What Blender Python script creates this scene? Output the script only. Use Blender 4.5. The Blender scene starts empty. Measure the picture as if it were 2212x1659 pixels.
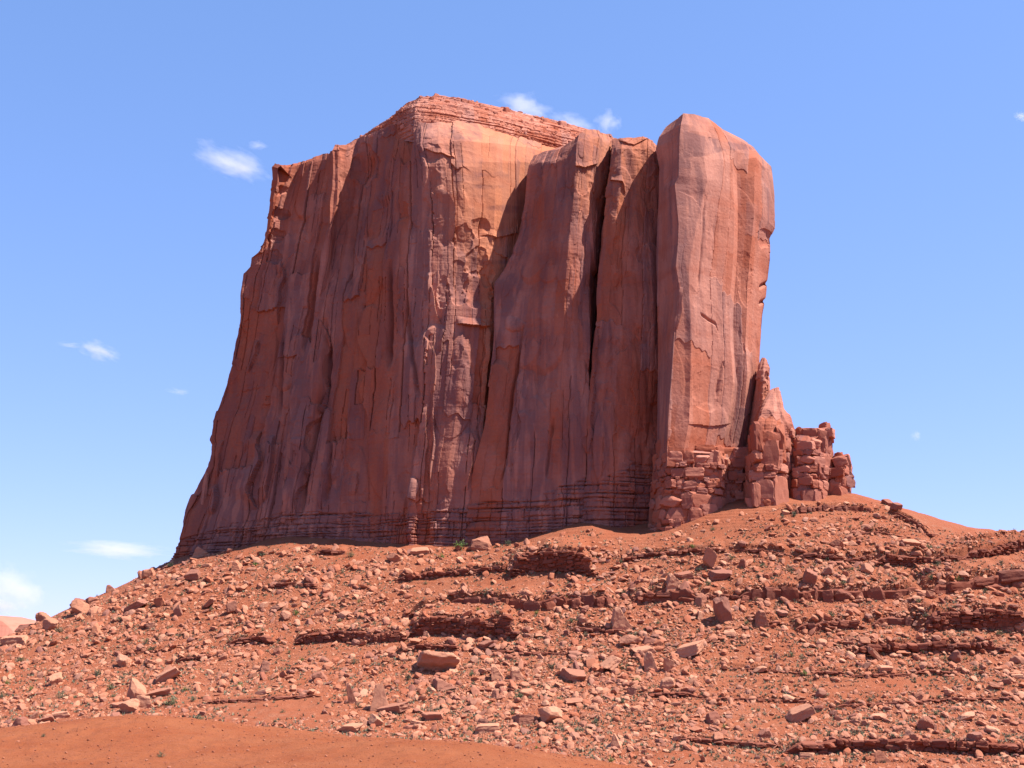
import bpy, math, random
import numpy as np
from mathutils import Vector, Matrix

# ------------------------------------------------------------------ camera, sky, sun, exposure
SC = bpy.context.scene
COL = SC.collection
random.seed(7)
RNG = np.random.default_rng(7)
W, H, F = 2212.0, 1659.0, 2670.0          # reference frame used for measuring, focal length in its pixels
HORIZON = 1410.0
PITCH = math.atan((HORIZON - H / 2) / F)
cd = bpy.data.cameras.new("camera")
cam = bpy.data.objects.new("camera", cd)
COL.objects.link(cam)
cam.location = (0, 0, 0)
cam.rotation_euler = (math.pi / 2 + PITCH, 0, 0)
cd.sensor_width = 36.0
cd.lens = 36.0 * F / W
cd.clip_start = 0.5
cd.clip_end = 60000
SC.camera = cam

SUN_EL, SUN_AZ = math.radians(59), math.radians(9)   # azimuth: 0 = from the exact right, positive = towards the viewer
SUNV = Vector((math.cos(SUN_EL) * math.cos(SUN_AZ), -math.cos(SUN_EL) * math.sin(SUN_AZ), math.sin(SUN_EL)))
w = bpy.data.worlds.new("World")
SC.world = w
w.use_nodes = True
nt = w.node_tree
nt.nodes.clear()
sky = nt.nodes.new("ShaderNodeTexSky")
sky.sky_type = 'NISHITA'
sky.sun_disc = False
sky.sun_elevation = SUN_EL
sky.sun_rotation = math.atan2(SUNV.x, SUNV.y)
sky.altitude = 1700
sky.air_density = 1.0
sky.dust_density = 0.6
sky.ozone_density = 2.2
bg = nt.nodes.new("ShaderNodeBackground")
bg.inputs['Strength'].default_value = 0.087
wo = nt.nodes.new("ShaderNodeOutputWorld")
sep = nt.nodes.new("ShaderNodeSeparateColor")
comb = nt.nodes.new("ShaderNodeCombineColor")
nt.links.new(sky.outputs[0], sep.inputs[0])
for ch, (pw, kk) in enumerate(((0.70, 1.01), (0.56, 1.355), (0.60, 2.0))):   # softer rise of brightness towards the horizon
    mp_ = nt.nodes.new("ShaderNodeMath")
    mp_.operation = 'POWER'
    mp_.inputs[1].default_value = pw
    mk_ = nt.nodes.new("ShaderNodeMath")
    mk_.operation = 'MULTIPLY'
    mk_.inputs[1].default_value = kk
    nt.links.new(sep.outputs[ch], mp_.inputs[0])
    nt.links.new(mp_.outputs[0], mk_.inputs[0])
    nt.links.new(mk_.outputs[0], comb.inputs[ch])
nt.links.new(comb.outputs[0], bg.inputs['Color'])
nt.links.new(bg.outputs[0], wo.inputs['Surface'])

sd = bpy.data.lights.new("sun", 'SUN')
sd.energy = 4.5
sd.angle = math.radians(0.53)
sd.color = (1.0, 0.95, 0.90)
sun = bpy.data.objects.new("sun", sd)
COL.objects.link(sun)
sun.rotation_euler = SUNV.to_track_quat('Z', 'Y').to_euler()
sun.location = (300, -50, 400)

SC.view_settings.view_transform = 'Standard'
SC.view_settings.look = 'None'
SC.view_settings.exposure = 1.4
SC.view_settings.gamma = 1.0
SC.cycles.volume_bounces = 2
SC.cycles.max_bounces = 8
SC.cycles.diffuse_bounces = 4

# ------------------------------------------------------------------ projection helpers
CP, SP = math.cos(PITCH), math.sin(PITCH)


def ray(u, v):
    a = (np.asarray(u, float) - W / 2) / F
    b = (H / 2 - np.asarray(v, float)) / F
    return np.stack([a, CP - b * SP, SP + b * CP], -1)


def unp(u, v, Y):
    d = ray(u, v)
    return d * (np.asarray(Y, float) / d[..., 1])[..., None]


def proj(P):
    x, y, z = P[..., 0], P[..., 1], P[..., 2]
    f = y * CP + z * SP
    up = -y * SP + z * CP
    f = np.maximum(f, 1e-3)
    return W / 2 + F * x / f, H / 2 - F * up / f


# ------------------------------------------------------------------ noise
def _hash(*k):
    h = np.uint32(2166136261)
    for a in k:
        h = (h ^ (np.asarray(a).astype(np.int64) & 0xffffffff).astype(np.uint32)) * np.uint32(16777619)
        h = h ^ (h >> np.uint32(13))
        h = h * np.uint32(0x5bd1e995)
        h = h ^ (h >> np.uint32(15))
    return h


def rnd(*k):
    return _hash(*k).astype(np.float64) / 4294967296.0


np.seterr(over='ignore')


def vnoise3(x, y, z, seed=0):
    xi, yi, zi = np.floor(x), np.floor(y), np.floor(z)
    fx, fy, fz = x - xi, y - yi, z - zi
    sx, sy, sz = [f * f * f * (f * (f * 6 - 15) + 10) for f in (fx, fy, fz)]
    out = 0
    for dx in (0, 1):
        wx = sx if dx else 1 - sx
        for dy in (0, 1):
            wy = sy if dy else 1 - sy
            for dz in (0, 1):
                wz = sz if dz else 1 - sz
                h = _hash(xi + dx, yi + dy, zi + dz, seed)
                gx = (h & np.uint32(1023)).astype(float) / 511.5 - 1
                gy = ((h >> np.uint32(10)) & np.uint32(1023)).astype(float) / 511.5 - 1
                gz = ((h >> np.uint32(20)) & np.uint32(1023)).astype(float) / 511.5 - 1
                out = out + wx * wy * wz * (gx * (fx - dx) + gy * (fy - dy) + gz * (fz - dz))
    return out * 1.5


def fbm(x, y, z, octv=4, seed=0, gain=0.5, ridged=False):
    a, s, tot = 1.0, 0, 0
    for i in range(octv):
        n = vnoise3(x, y, z, seed + i * 17)
        if ridged:
            n = 1 - 2 * np.abs(n)
        s = s + a * n
        tot += a
        a *= gain
        x, y, z = x * 2.03 + 3.1, y * 2.03 + 7.7, z * 2.03 + 1.3
    return s / tot


def worley2(x, y, seed=0, jit=0.9):
    """distance to nearest and second nearest cell point, and the random number of the nearest cell"""
    xi, yi = np.floor(x), np.floor(y)
    f1 = np.full(x.shape, 9.0)
    f2 = np.full(x.shape, 9.0)
    idr = np.zeros(x.shape)
    for dx in (-1, 0, 1):
        for dy in (-1, 0, 1):
            cx, cy = xi + dx, yi + dy
            px = cx + 0.5 + jit * (rnd(cx, cy, seed) - 0.5)
            py = cy + 0.5 + jit * (rnd(cx, cy, seed + 1) - 0.5)
            d = np.hypot(px - x, py - y)
            r = rnd(cx, cy, seed + 2)
            m = d < f1
            f2 = np.where(m, f1, np.minimum(f2, d))
            idr = np.where(m, r, idr)
            f1 = np.where(m, d, f1)
    return f1, f2, idr


def sstep(a, b, x):
    t = np.clip((x - a) / (b - a), 0, 1)
    return t * t * (3 - 2 * t)


def facets(x, y, seed, tilt=0.9):
    """flat tilted facets meeting in sharp edges, as on freshly spalled stone"""
    xi, yi = np.floor(x), np.floor(y)
    out = np.full(x.shape, -9.0)
    for dx in (-1, 0, 1):
        for dy in (-1, 0, 1):
            cx, cy = xi + dx, yi + dy
            ex = x - (cx + 0.5 + 0.9 * (rnd(cx, cy, seed) - 0.5))
            ey = y - (cy + 0.5 + 0.9 * (rnd(cx, cy, seed + 1) - 0.5))
            d = np.hypot(ex, ey)
            v = 0.5 * rnd(cx, cy, seed + 2) + tilt * ((rnd(cx, cy, seed + 3) - 0.5) * ex + (rnd(cx, cy, seed + 4) - 0.5) * ey) - 0.55 * np.maximum(d - 0.25, 0) - 4 * np.maximum(d - 0.95, 0)
            out = np.maximum(out, v)
    return out


def planks(s, z, wd, hb, seed):
    """joint-bounded columns of a cliff: each column is broken at a few heights, every piece has its own random number"""
    ns = s / wd + 0.16 * vnoise3(s / (wd * 2.5), z / (hb * 0.6), 0 * s, seed) + 0.035 * (rnd(np.floor(z / (hb * 0.07)), np.floor(s / wd), seed + 1) - 0.5)
    k = np.floor(ns)
    e0, e1 = k + 0.7 * (rnd(k, seed + 2) - 0.5), k + 1 + 0.7 * (rnd(k + 1, seed + 2) - 0.5)
    lo, hi = ns < e0, ns >= e1
    k = k - lo + hi
    e0, e1 = k + 0.7 * (rnd(k, seed + 2) - 0.5), k + 1 + 0.7 * (rnd(k + 1, seed + 2) - 0.5)
    t = (ns - e0) / (e1 - e0)
    nb = z / (hb * (0.6 + 0.9 * rnd(k, seed + 3))) + 9 * rnd(k, seed + 4) + 0.16 * (rnd(k, seed + 9) - 0.3) * t + 0.05 * vnoise3(s / (wd * 0.3), z * 0, 0 * s, seed + 5)
    b = np.floor(nb)
    return rnd(k, b, seed + 6), rnd(k, b, seed + 7), t, np.minimum(ns - e0, e1 - ns) * wd


def masonry(s, z, ch, bw, seed):
    """stacked bedding courses broken by joints: random offset per block, groove mask, course random"""
    nz = z / ch + 0.35 * fbm(s / (bw * 5), z * 0, z * 0 + seed, 2, seed)
    ci = np.floor(nz)
    b0 = ci + 0.55 * (rnd(ci, seed) - 0.5)
    b1 = ci + 1 + 0.55 * (rnd(ci + 1, seed) - 0.5)
    lo = nz < b0
    hi = nz >= b1
    c = ci - lo + hi
    b0 = c + 0.55 * (rnd(c, seed) - 0.5)
    b1 = c + 1 + 0.55 * (rnd(c + 1, seed) - 0.5)
    ez = np.minimum(nz - b0, b1 - nz) * ch
    wv = bw * (0.55 + 0.9 * rnd(c, seed + 5))
    ns = s / wv + rnd(c, seed + 3) * 20 + 0.12 * vnoise3(s / bw, z / ch * 1.3, z * 0, seed + 8)
    k = np.floor(ns)
    e0 = k + 0.6 * (rnd(k, c, seed + 4) - 0.5)
    e1 = k + 1 + 0.6 * (rnd(k + 1, c, seed + 4) - 0.5)
    lo = ns < e0
    hi = ns >= e1
    k = k - lo + hi
    e0 = k + 0.6 * (rnd(k, c, seed + 4) - 0.5)
    e1 = k + 1 + 0.6 * (rnd(k + 1, c, seed + 4) - 0.5)
    es = np.minimum(ns - e0, e1 - ns) * wv
    off = rnd(k, c, seed + 6)
    return off, ez, es, rnd(c, seed + 9)


# ------------------------------------------------------------------ mesh helpers
def mk(name, V, Fc, mat, smooth=False, attrs=None, parent=None, link=True):
    V = np.asarray(V, np.float32).reshape(-1, 3)
    Fc = np.asarray(Fc, np.int32)
    me = bpy.data.meshes.new(name)
    n, k = Fc.shape
    me.vertices.add(len(V))
    me.vertices.foreach_set('co', V.ravel())
    me.loops.add(n * k)
    me.loops.foreach_set('vertex_index', Fc.ravel())
    me.polygons.add(n)
    me.polygons.foreach_set('loop_start', np.arange(0, n * k, k, dtype=np.int32))
    me.polygons.foreach_set('use_smooth', np.full(n, smooth, dtype=bool))
    for an, av in (attrs or {}).items():
        at = me.attributes.new(an, 'FLOAT', 'POINT')
        at.data.foreach_set('value', np.asarray(av, np.float32).ravel())
    me.update(calc_edges=True)
    me.materials.append(mat)
    if not link:
        return me
    return put(name, me, parent)


def put(name, me, parent=None):
    o = bpy.data.objects.new(name, me)
    COL.objects.link(o)
    if parent is not None:
        o.parent = parent
    return o


def tag(o, label=None, cat=None, group=None, kind=None):
    if label:
        o['label'] = label
    if cat:
        o['category'] = cat
    if group:
        o['group'] = group
    if kind:
        o['kind'] = kind
    return o


def grid_faces(ns, nt_, closed=False):
    i = np.arange(ns if closed else ns - 1)
    j = np.arange(nt_ - 1)
    I, J = np.meshgrid(i, j, indexing='ij')
    I2 = (I + 1) % ns
    return np.stack([I * nt_ + J, I2 * nt_ + J, I2 * nt_ + J + 1, I * nt_ + J + 1], -1).reshape(-1, 4)


def ico(sub):
    t = (1 + 5 ** 0.5) / 2
    v = [(-1, t, 0), (1, t, 0), (-1, -t, 0), (1, -t, 0), (0, -1, t), (0, 1, t), (0, -1, -t), (0, 1, -t), (t, 0, -1), (t, 0, 1), (-t, 0, -1), (-t, 0, 1)]
    f = [(0, 11, 5), (0, 5, 1), (0, 1, 7), (0, 7, 10), (0, 10, 11), (1, 5, 9), (5, 11, 4), (11, 10, 2), (10, 7, 6), (7, 1, 8),
         (3, 9, 4), (3, 4, 2), (3, 2, 6), (3, 6, 8), (3, 8, 9), (4, 9, 5), (2, 4, 11), (6, 2, 10), (8, 6, 7), (9, 8, 1)]
    v = [np.array(p) / np.linalg.norm(p) for p in v]
    for _ in range(sub):
        cache, nf = {}, []

        def mid(a, b):
            k = (min(a, b), max(a, b))
            if k not in cache:
                m = v[a] + v[b]
                v.append(m / np.linalg.norm(m))
                cache[k] = len(v) - 1
            return cache[k]
        for a, b, c in f:
            x, y, z = mid(a, b), mid(b, c), mid(c, a)
            nf += [(a, x, z), (b, y, x), (c, z, y), (x, y, z)]
        f = nf
    return np.array(v), np.array(f)


ICO = {k: ico(k) for k in (0, 1, 2, 3, 4)}


def rock_shape(rng, sub, kind):
    """angular stone of about unit radius: directions clipped by random planes"""
    D, Fc = ICO[sub]
    n = {'block': 12, 'slab': 7, 'wedge': 6, 'round': 22, 'chip': 10, 'brick': 5}[kind]
    N = rng.normal(size=(n, 3))
    N /= np.linalg.norm(N, axis=1)[:, None]
    dist = rng.uniform(0.62, 0.95, n)
    if kind in ('block', 'slab'):
        q = np.linalg.qr(rng.normal(size=(3, 3)) * 0.25 + np.eye(3))[0]
        ax = np.concatenate([q, -q]) + rng.normal(size=(6, 3)) * 0.13
        ax /= np.linalg.norm(ax, axis=1)[:, None]
        N = np.concatenate([ax, N])
        dist = np.concatenate([rng.uniform(0.6, 0.75, 6), rng.uniform(0.72, 1.0, n)])
    if kind == 'brick':
        ax = np.concatenate([np.eye(3), -np.eye(3)]) + rng.normal(size=(6, 3)) * 0.06
        ax /= np.linalg.norm(ax, axis=1)[:, None]
        N = np.concatenate([ax, N])
        dist = np.concatenate([rng.uniform(0.62, 0.68, 6), rng.uniform(0.86, 1.05, n)])
    if kind == 'wedge':
        ax = np.array([[0.9, 0.1, 0.45], [-0.97, 0, 0.12], [0, 1, 0.15], [0.1, -1, 0.2], [0, 0, -1.]]) + rng.normal(size=(5, 3)) * 0.1
        ax /= np.linalg.norm(ax, axis=1)[:, None]
        N = np.concatenate([ax, N])
        dist = np.concatenate([rng.uniform(0.45, 0.6, 5), rng.uniform(0.85, 1.2, n)])
    dt = D @ N.T
    r = np.min(np.where(dt > 0.05, dist[None] / np.maximum(dt, 0.05), 9), axis=1)
    r = np.minimum(r, 1.35)
    P = D * r[:, None]
    if sub >= 2:
        s = rng.integers(0, 1000)
        nz = fbm(P[:, 0] * 2.2, P[:, 1] * 2.2, P[:, 2] * 2.2, 3, int(s))
        P = P * (1 + 0.10 * nz)[:, None]
        st = np.sin(P[:, 2] * 9 + 2 * nz)
        P[:, :2] *= (1 + 0.02 * st)[:, None]
    if kind == 'slab':
        P[:, 2] *= 0.36
    # normalise to a unit box
    lo, hi = P.min(0), P.max(0)
    P = (P - (lo + hi) / 2) / (hi - lo)
    return P, Fc


_SHAPES = {}


def shape(kind, sub, k):
    key = (kind, sub, k)
    if key not in _SHAPES:
        _SHAPES[key] = rock_shape(np.random.default_rng(hash((len(kind), ord(kind[0]), sub, k)) % 99991), sub, kind)
    return _SHAPES[key]


def rotz(a):
    c, s = math.cos(a), math.sin(a)
    return np.array([[c, -s, 0], [s, c, 0], [0, 0, 1.0]])


def blocks_mesh(items, seed, sub=2, tilt=0.05):
    """many joint blocks of one outcrop joined into one surface"""
    rng = np.random.default_rng(seed + 5)
    Vs, Fs, to, va = [], [], [], []
    n = 0
    for (p, sz, an, kind, tn, vn) in items:
        P, Fc = shape(kind, sub, int(rng.integers(0, 14)))
        Q = P * np.array(sz) * 1.06
        a, b = rng.normal(size=2) * tilt
        Q = Q + np.stack([0 * a * Q[:, 0], 0 * Q[:, 0], a * Q[:, 0] + b * Q[:, 1]], -1)
        Q = Q @ rotz(an).T + p
        Vs.append(Q)
        Fs.append(Fc + n)
        n += len(Q)
        to.append(np.full(len(Q), tn))
        va.append(np.full(len(Q), vn))
    return np.concatenate(Vs), np.concatenate(Fs), np.concatenate(to), np.concatenate(va)


# ------------------------------------------------------------------ materials
def N_(t, typ, **kw):
    n = t.nodes.new(typ)
    for k, v in kw.items():
        setattr(n, k, v)
    return n


def mixc(t, fac, a, b, mode='MIX'):
    n = N_(t, "ShaderNodeMix", data_type='RGBA', blend_type=mode)
    for s, v in ((0, fac), (6, a), (7, b)):
        if hasattr(v, 'links'):
            t.links.new(v, n.inputs[s])
        elif isinstance(v, (int, float)):
            n.inputs[s].default_value = v
        else:
            n.inputs[s].default_value = (*v, 1)
    return n.outputs[2]


def mathn(t, op, a, b=None, clamp=False):
    n = N_(t, "ShaderNodeMath", operation=op, use_clamp=clamp)
    for i, v in enumerate((a, b)):
        if v is None:
            continue
        if hasattr(v, 'links'):
            t.links.new(v, n.inputs[i])
        else:
            n.inputs[i].default_value = v
    return n.outputs[0]


def noise(t, vec, scale, detail=4, rough=0.55, stretch=None):
    if stretch:
        m = N_(t, "ShaderNodeMapping")
        m.inputs['Scale'].default_value = stretch
        t.links.new(vec, m.inputs['Vector'])
        vec = m.outputs[0]
    n = N_(t, "ShaderNodeTexNoise")
    n.inputs['Scale'].default_value = scale
    n.inputs['Detail'].default_value = detail
    n.inputs['Roughness'].default_value = rough
    t.links.new(vec, n.inputs['Vector'])
    return n.outputs[0]


def ramp(t, val, lo, hi):
    n = N_(t, "ShaderNodeMapRange")
    n.inputs['From Min'].default_value = lo
    n.inputs['From Max'].default_value = hi
    t.links.new(val, n.inputs['Value'])
    return n.outputs[0]


def newmat(name):
    m = bpy.data.materials.new(name)
    m.use_nodes = True
    t = m.node_tree
    b = t.nodes['Principled BSDF']
    b.inputs['Roughness'].default_value = 0.92
    b.inputs['Specular IOR Level'].default_value = 0.12
    return m, t, b


def attr(t, name):
    n = N_(t, "ShaderNodeAttribute", attribute_name=name)
    return n.outputs['Fac']


def geo_pos(t):
    return N_(t, "ShaderNodeNewGeometry").outputs['Position']


def bump(t, b, hgt, strength, dist):
    n = N_(t, "ShaderNodeBump")
    n.inputs['Strength'].default_value = strength
    n.inputs['Distance'].default_value = dist
    t.links.new(hgt, n.inputs['Height'])
    t.links.new(n.outputs[0], b.inputs['Normal'])


def cliff_material(name, red, buff, varnish_shade):
    m, t, b = newmat(name)
    pos = geo_pos(t)
    tone, varn_shade = attr(t, 'tone'), attr(t, 'varn_shade')
    c = mixc(t, tone, red, buff)
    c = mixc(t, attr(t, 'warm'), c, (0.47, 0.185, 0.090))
    # wandering bedding bands in the stone itself
    band = noise(t, pos, 1.0, 3, 0.5, (0.012, 0.012, 0.16))
    c = mixc(t, mathn(t, 'MULTIPLY', ramp(t, band, 0.5, 0.75), 0.35), c, tuple(x * y for x, y in zip(red, (1.02, 0.78, 0.62))))
    fine = noise(t, pos, 0.9, 6, 0.65)
    c = mixc(t, 1.0, c, mixc(t, fine, (0.80, 0.78, 0.77), (1.2, 1.2, 1.2)), 'MULTIPLY')
    streak = noise(t, pos, 1.0, 4, 0.6, (0.26, 0.26, 0.016))
    vf = mathn(t, 'MULTIPLY', varn_shade, mathn(t, 'ADD', mathn(t, 'MULTIPLY', ramp(t, streak, 0.42, 0.52), 0.5), 0.5), True)
    c = mixc(t, mathn(t, 'MULTIPLY', vf, 0.68), c, varnish_shade)  # dark coat: desert varnish, plus painted shade on the unlit walls
    t.links.new(c, b.inputs['Base Color'])
    g = noise(t, pos, 1.6, 6, 0.7)
    bump(t, b, g, 0.35, 0.3)
    return m


M_CLIFF = cliff_material("cliff_sandstone", (0.30, 0.088, 0.046), (0.475, 0.215, 0.148), (0.112, 0.054, 0.057))
M_LEDGE = cliff_material("ledge_siltstone", (0.1887, 0.0542, 0.0295), (0.2535, 0.0914, 0.0560), (0.1056, 0.0436, 0.0343))


def stone_material(name, src):
    m, t, b = newmat(name)
    pos = geo_pos(t)
    if src == 'object':
        oi = N_(t, "ShaderNodeObjectInfo")
        sp = N_(t, "ShaderNodeSeparateColor")
        t.links.new(oi.outputs['Color'], sp.inputs[0])
        tone, dark = sp.outputs[0], sp.outputs[1]
    else:
        tone, dark = attr(t, 'tone'), attr(t, 'varn_shade')
    c = mixc(t, tone, (0.30, 0.094, 0.048), (0.435, 0.205, 0.122))
    c = mixc(t, dark, c, (0.1710, 0.0737, 0.0590))
    n = noise(t, pos, 1.3, 6, 0.65)
    c = mixc(t, 1.0, c, mixc(t, n, (0.76, 0.74, 0.72), (1.2, 1.22, 1.24)), 'MULTIPLY')
    t.links.new(c, b.inputs['Base Color'])
    bump(t, b, noise(t, pos, 3.5, 5, 0.65), 0.5, 0.15)
    return m


M_BOULDER = stone_material("boulder_stone", 'object')
M_RUBBLE = stone_material("rubble_stone", 'attr')


def soil_material(name, base, alt, dry, sc=1.0):
    m, t, b = newmat(name)
    pos = geo_pos(t)
    c = mixc(t, ramp(t, noise(t, pos, 0.06 * sc, 5, 0.6), 0.35, 0.65), base, alt)
    c = mixc(t, mathn(t, 'MULTIPLY', ramp(t, noise(t, pos, 0.35 * sc, 6, 0.7), 0.5, 0.72), attr(t, 'tone')), c, dry)
    n = noise(t, pos, 2.5 * sc, 8, 0.75)
    c = mixc(t, 1.0, c, mixc(t, n, (0.62, 0.60, 0.58), (1.36, 1.38, 1.4)), 'MULTIPLY')
    t.links.new(c, b.inputs['Base Color'])
    bump(t, b, noise(t, pos, 1.7 * sc, 8, 0.78), 0.9, 0.45 / sc)
    return m


M_SOIL = soil_material("slope_soil", (0.24, 0.066, 0.029), (0.258, 0.083, 0.040), (0.265, 0.115, 0.068))
M_DIRT = soil_material("mound_dirt", (0.225, 0.060, 0.021), (0.25, 0.078, 0.031), (0.25, 0.085, 0.038), 4.0)
M_PLAIN = soil_material("plain_soil", (0.2476, 0.0943, 0.0502), (0.2358, 0.1120, 0.0708), (0.2358, 0.1415, 0.0943), 0.1)


def leaf_material():
    m, t, b = newmat("shrub_leaves")
    oi = N_(t, "ShaderNodeObjectInfo")
    c = mixc(t, attr(t, 'tone'), (0.0616, 0.0792, 0.0396), (0.1496, 0.1672, 0.0924))
    c = mixc(t, 1.0, c, oi.outputs['Color'], 'MULTIPLY')
    t.links.new(c, b.inputs['Base Color'])
    return m


M_LEAF = leaf_material()
m_, t_, b_ = newmat("dry_grass")
t_.links.new(mixc(t_, attr(t_, 'tone'), (0.12, 0.135, 0.08), (0.25, 0.245, 0.16)), b_.inputs['Base Color'])
M_GRASS = m_

# ------------------------------------------------------------------ terrain of the talus slope
TPS_PTS = [
    # contact with the cliff foot (u, v, distance)
    (380, 1206, 497), (440, 1198, 490), (520, 1182, 482), (620, 1156, 474), (700, 1162, 466), (780, 1168, 460), (880, 1180, 450), (960, 1176, 449),
    (1060, 1172, 446), (1150, 1158, 441), (1280, 1132, 434), (1350, 1150, 436), (1440, 1142, 429), (1530, 1114, 425), (1620, 1096, 424),
    (1700, 1082, 427), (1780, 1078, 432), (1840, 1064, 440),
    # left skyline and the fall behind it
    (-150, 1440, 440), (0, 1378, 452), (100, 1338, 458), (200, 1288, 466), (300, 1248, 478),
    # right skyline, saddle
    (1905, 1086, 446), (1975, 1116, 450), (2012, 1152, 462), (2100, 1162, 470), (2212, 1147, 462), (2330, 1125, 455),
    # lower slope
    (-150, 1570, 345), (0, 1560, 338), (150, 1560, 330), (300, 1565, 322), (450, 1580, 314), (600, 1590, 308), (900, 1622, 298), (1200, 1640, 290),
    (1500, 1659, 282), (1900, 1659, 277), (2212, 1659, 272), (2400, 1659, 270),
    (400, 1390, 400), (800, 1380, 385), (1200, 1380, 372), (1600, 1380, 362), (2000, 1380, 362), (2250, 1380, 360), (150, 1440, 395),
]
_c = [unp(*map(float, p)) for p in TPS_PTS]
_w = [(-260, 560, -22), (-190, 620, 0), (0, 620, 40), (150, 600, 34), (300, 560, 16), (330, 470, 42), (-205, 500, -12), (-150, 540, 6), (-230, 440, -24),
      (-250, 330, -36), (-170, 250, -37), (-60, 220, -37), (60, 215, -37), (170, 215, -38), (300, 240, -38), (-330, 500, -42), (420, 350, -20),
      (-100, 160, -40), (100, 160, -40), (420, 620, -5), (0, 760, -10), (-300, 720, -42), (330, 740, -30), (520, 500, -42), (520, 200, -42), (-330, 180, -42)]
CP3 = np.array(_c + [np.array(p, float) for p in _w])


def tps_fit(P, reg=0.0):
    n = len(P)
    xy = P[:, :2] / 100
    d = np.linalg.norm(xy[:, None] - xy[None], axis=2)
    K = np.where(d > 0, d * d * np.log(np.maximum(d, 1e-9)), 0) + reg * np.eye(n)
    A = np.zeros((n + 3, n + 3))
    A[:n, :n] = K
    A[:n, n] = 1
    A[:n, n + 1:] = xy
    A[n:, :n] = A[:n, n:].T
    sol = np.linalg.solve(A, np.concatenate([P[:, 2], np.zeros(3)]))

    def f(x, y):
        x, y = np.asarray(x) / 100, np.asarray(y) / 100
        out = sol[n] + sol[n + 1] * x + sol[n + 2] * y
        for i in range(n):
            d2 = (x - xy[i, 0]) ** 2 + (y - xy[i, 1]) ** 2
            out = out + sol[i] * 0.5 * d2 * np.log(np.maximum(d2, 1e-12))
        return out
    return f


_tps = tps_fit(CP3, 0.002)
GX = np.linspace(-420, 560, 246)
GY = np.linspace(120, 800, 171)
_gz = _tps(*np.meshgrid(GX, GY, indexing='ij'))


def bil(Z, x, y):
    fx = np.clip((x - GX[0]) / (GX[1] - GX[0]), 0, len(GX) - 1.001)
    fy = np.clip((y - GY[0]) / (GY[1] - GY[0]), 0, len(GY) - 1.001)
    i, j = fx.astype(int), fy.astype(int)
    a, b = fx - i, fy - j
    a, b = a * a * (3 - 2 * a) * 0 + a, b
    return (Z[i, j] * (1 - a) * (1 - b) + Z[i + 1, j] * a * (1 - b) + Z[i, j + 1] * (1 - a) * b + Z[i + 1, j + 1] * a * b)


LEDGES = []      # filled below: (x array, y face array, H array, L)


def hz0(x, y):
    x, y = np.asarray(x, float), np.asarray(y, float)
    z = bil(_gz, x, y)
    z = z + 1.3 * fbm(x / 34, y / 60, 0 * x, 3, 3) + 0.55 * fbm(x / 9, y / 13, 0 * x, 3, 11)
    return z


def hz(x, y, fine=True):
    x, y = np.asarray(x, float), np.asarray(y, float)
    z = hz0(x, y)
    for (lx, ly, lh, L) in LEDGES:
        m = (x > lx[0]) & (x < lx[-1])
        if not m.any():
            continue
        xx, yy = x[m], y[m]
        q = yy - np.interp(xx, lx, ly) - 1.7
        hh = np.interp(xx, lx, lh)
        d = hh * sstep(-0.6, 0.3, q) * np.clip(1 - q / L, 0, 1)
        z[m] = z[m] + np.where(q > -0.7, d, 0)
    if fine:
        z = z + 0.16 * fbm(x / 2.2, y / 2.2, 0 * x, 3, 23)
    return z


def hit(u, v, fn=None, y0=250.0, y1=520.0):
    """where a sight line meets the slope (first crossing)"""
    fn = fn or hz0
    u, v = np.atleast_1d(np.asarray(u, float)), np.atleast_1d(np.asarray(v, float))
    d = ray(u, v)
    d = d / d[:, 1:2]
    lo = np.full(len(u), np.nan)
    prev = None
    for Y in np.arange(y0, y1, 2.0):
        P = d * Y
        s = P[:, 2] - fn(P[:, 0], P[:, 1])
        if prev is not None:
            m = np.isnan(lo) & (prev > 0) & (s <= 0)
            lo[m] = Y - 2.0
        prev = s
    a, b = lo.copy(), lo + 2.0
    ok = ~np.isnan(lo)
    a[~ok], b[~ok] = y1, y1
    for _ in range(8):
        mI = (a + b) / 2
        P = d * mI[:, None]
        s = P[:, 2] - fn(P[:, 0], P[:, 1])
        a = np.where(s > 0, mI, a)
        b = np.where(s > 0, b, mI)
    P = d * b[:, None]
    return P, ok


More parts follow.
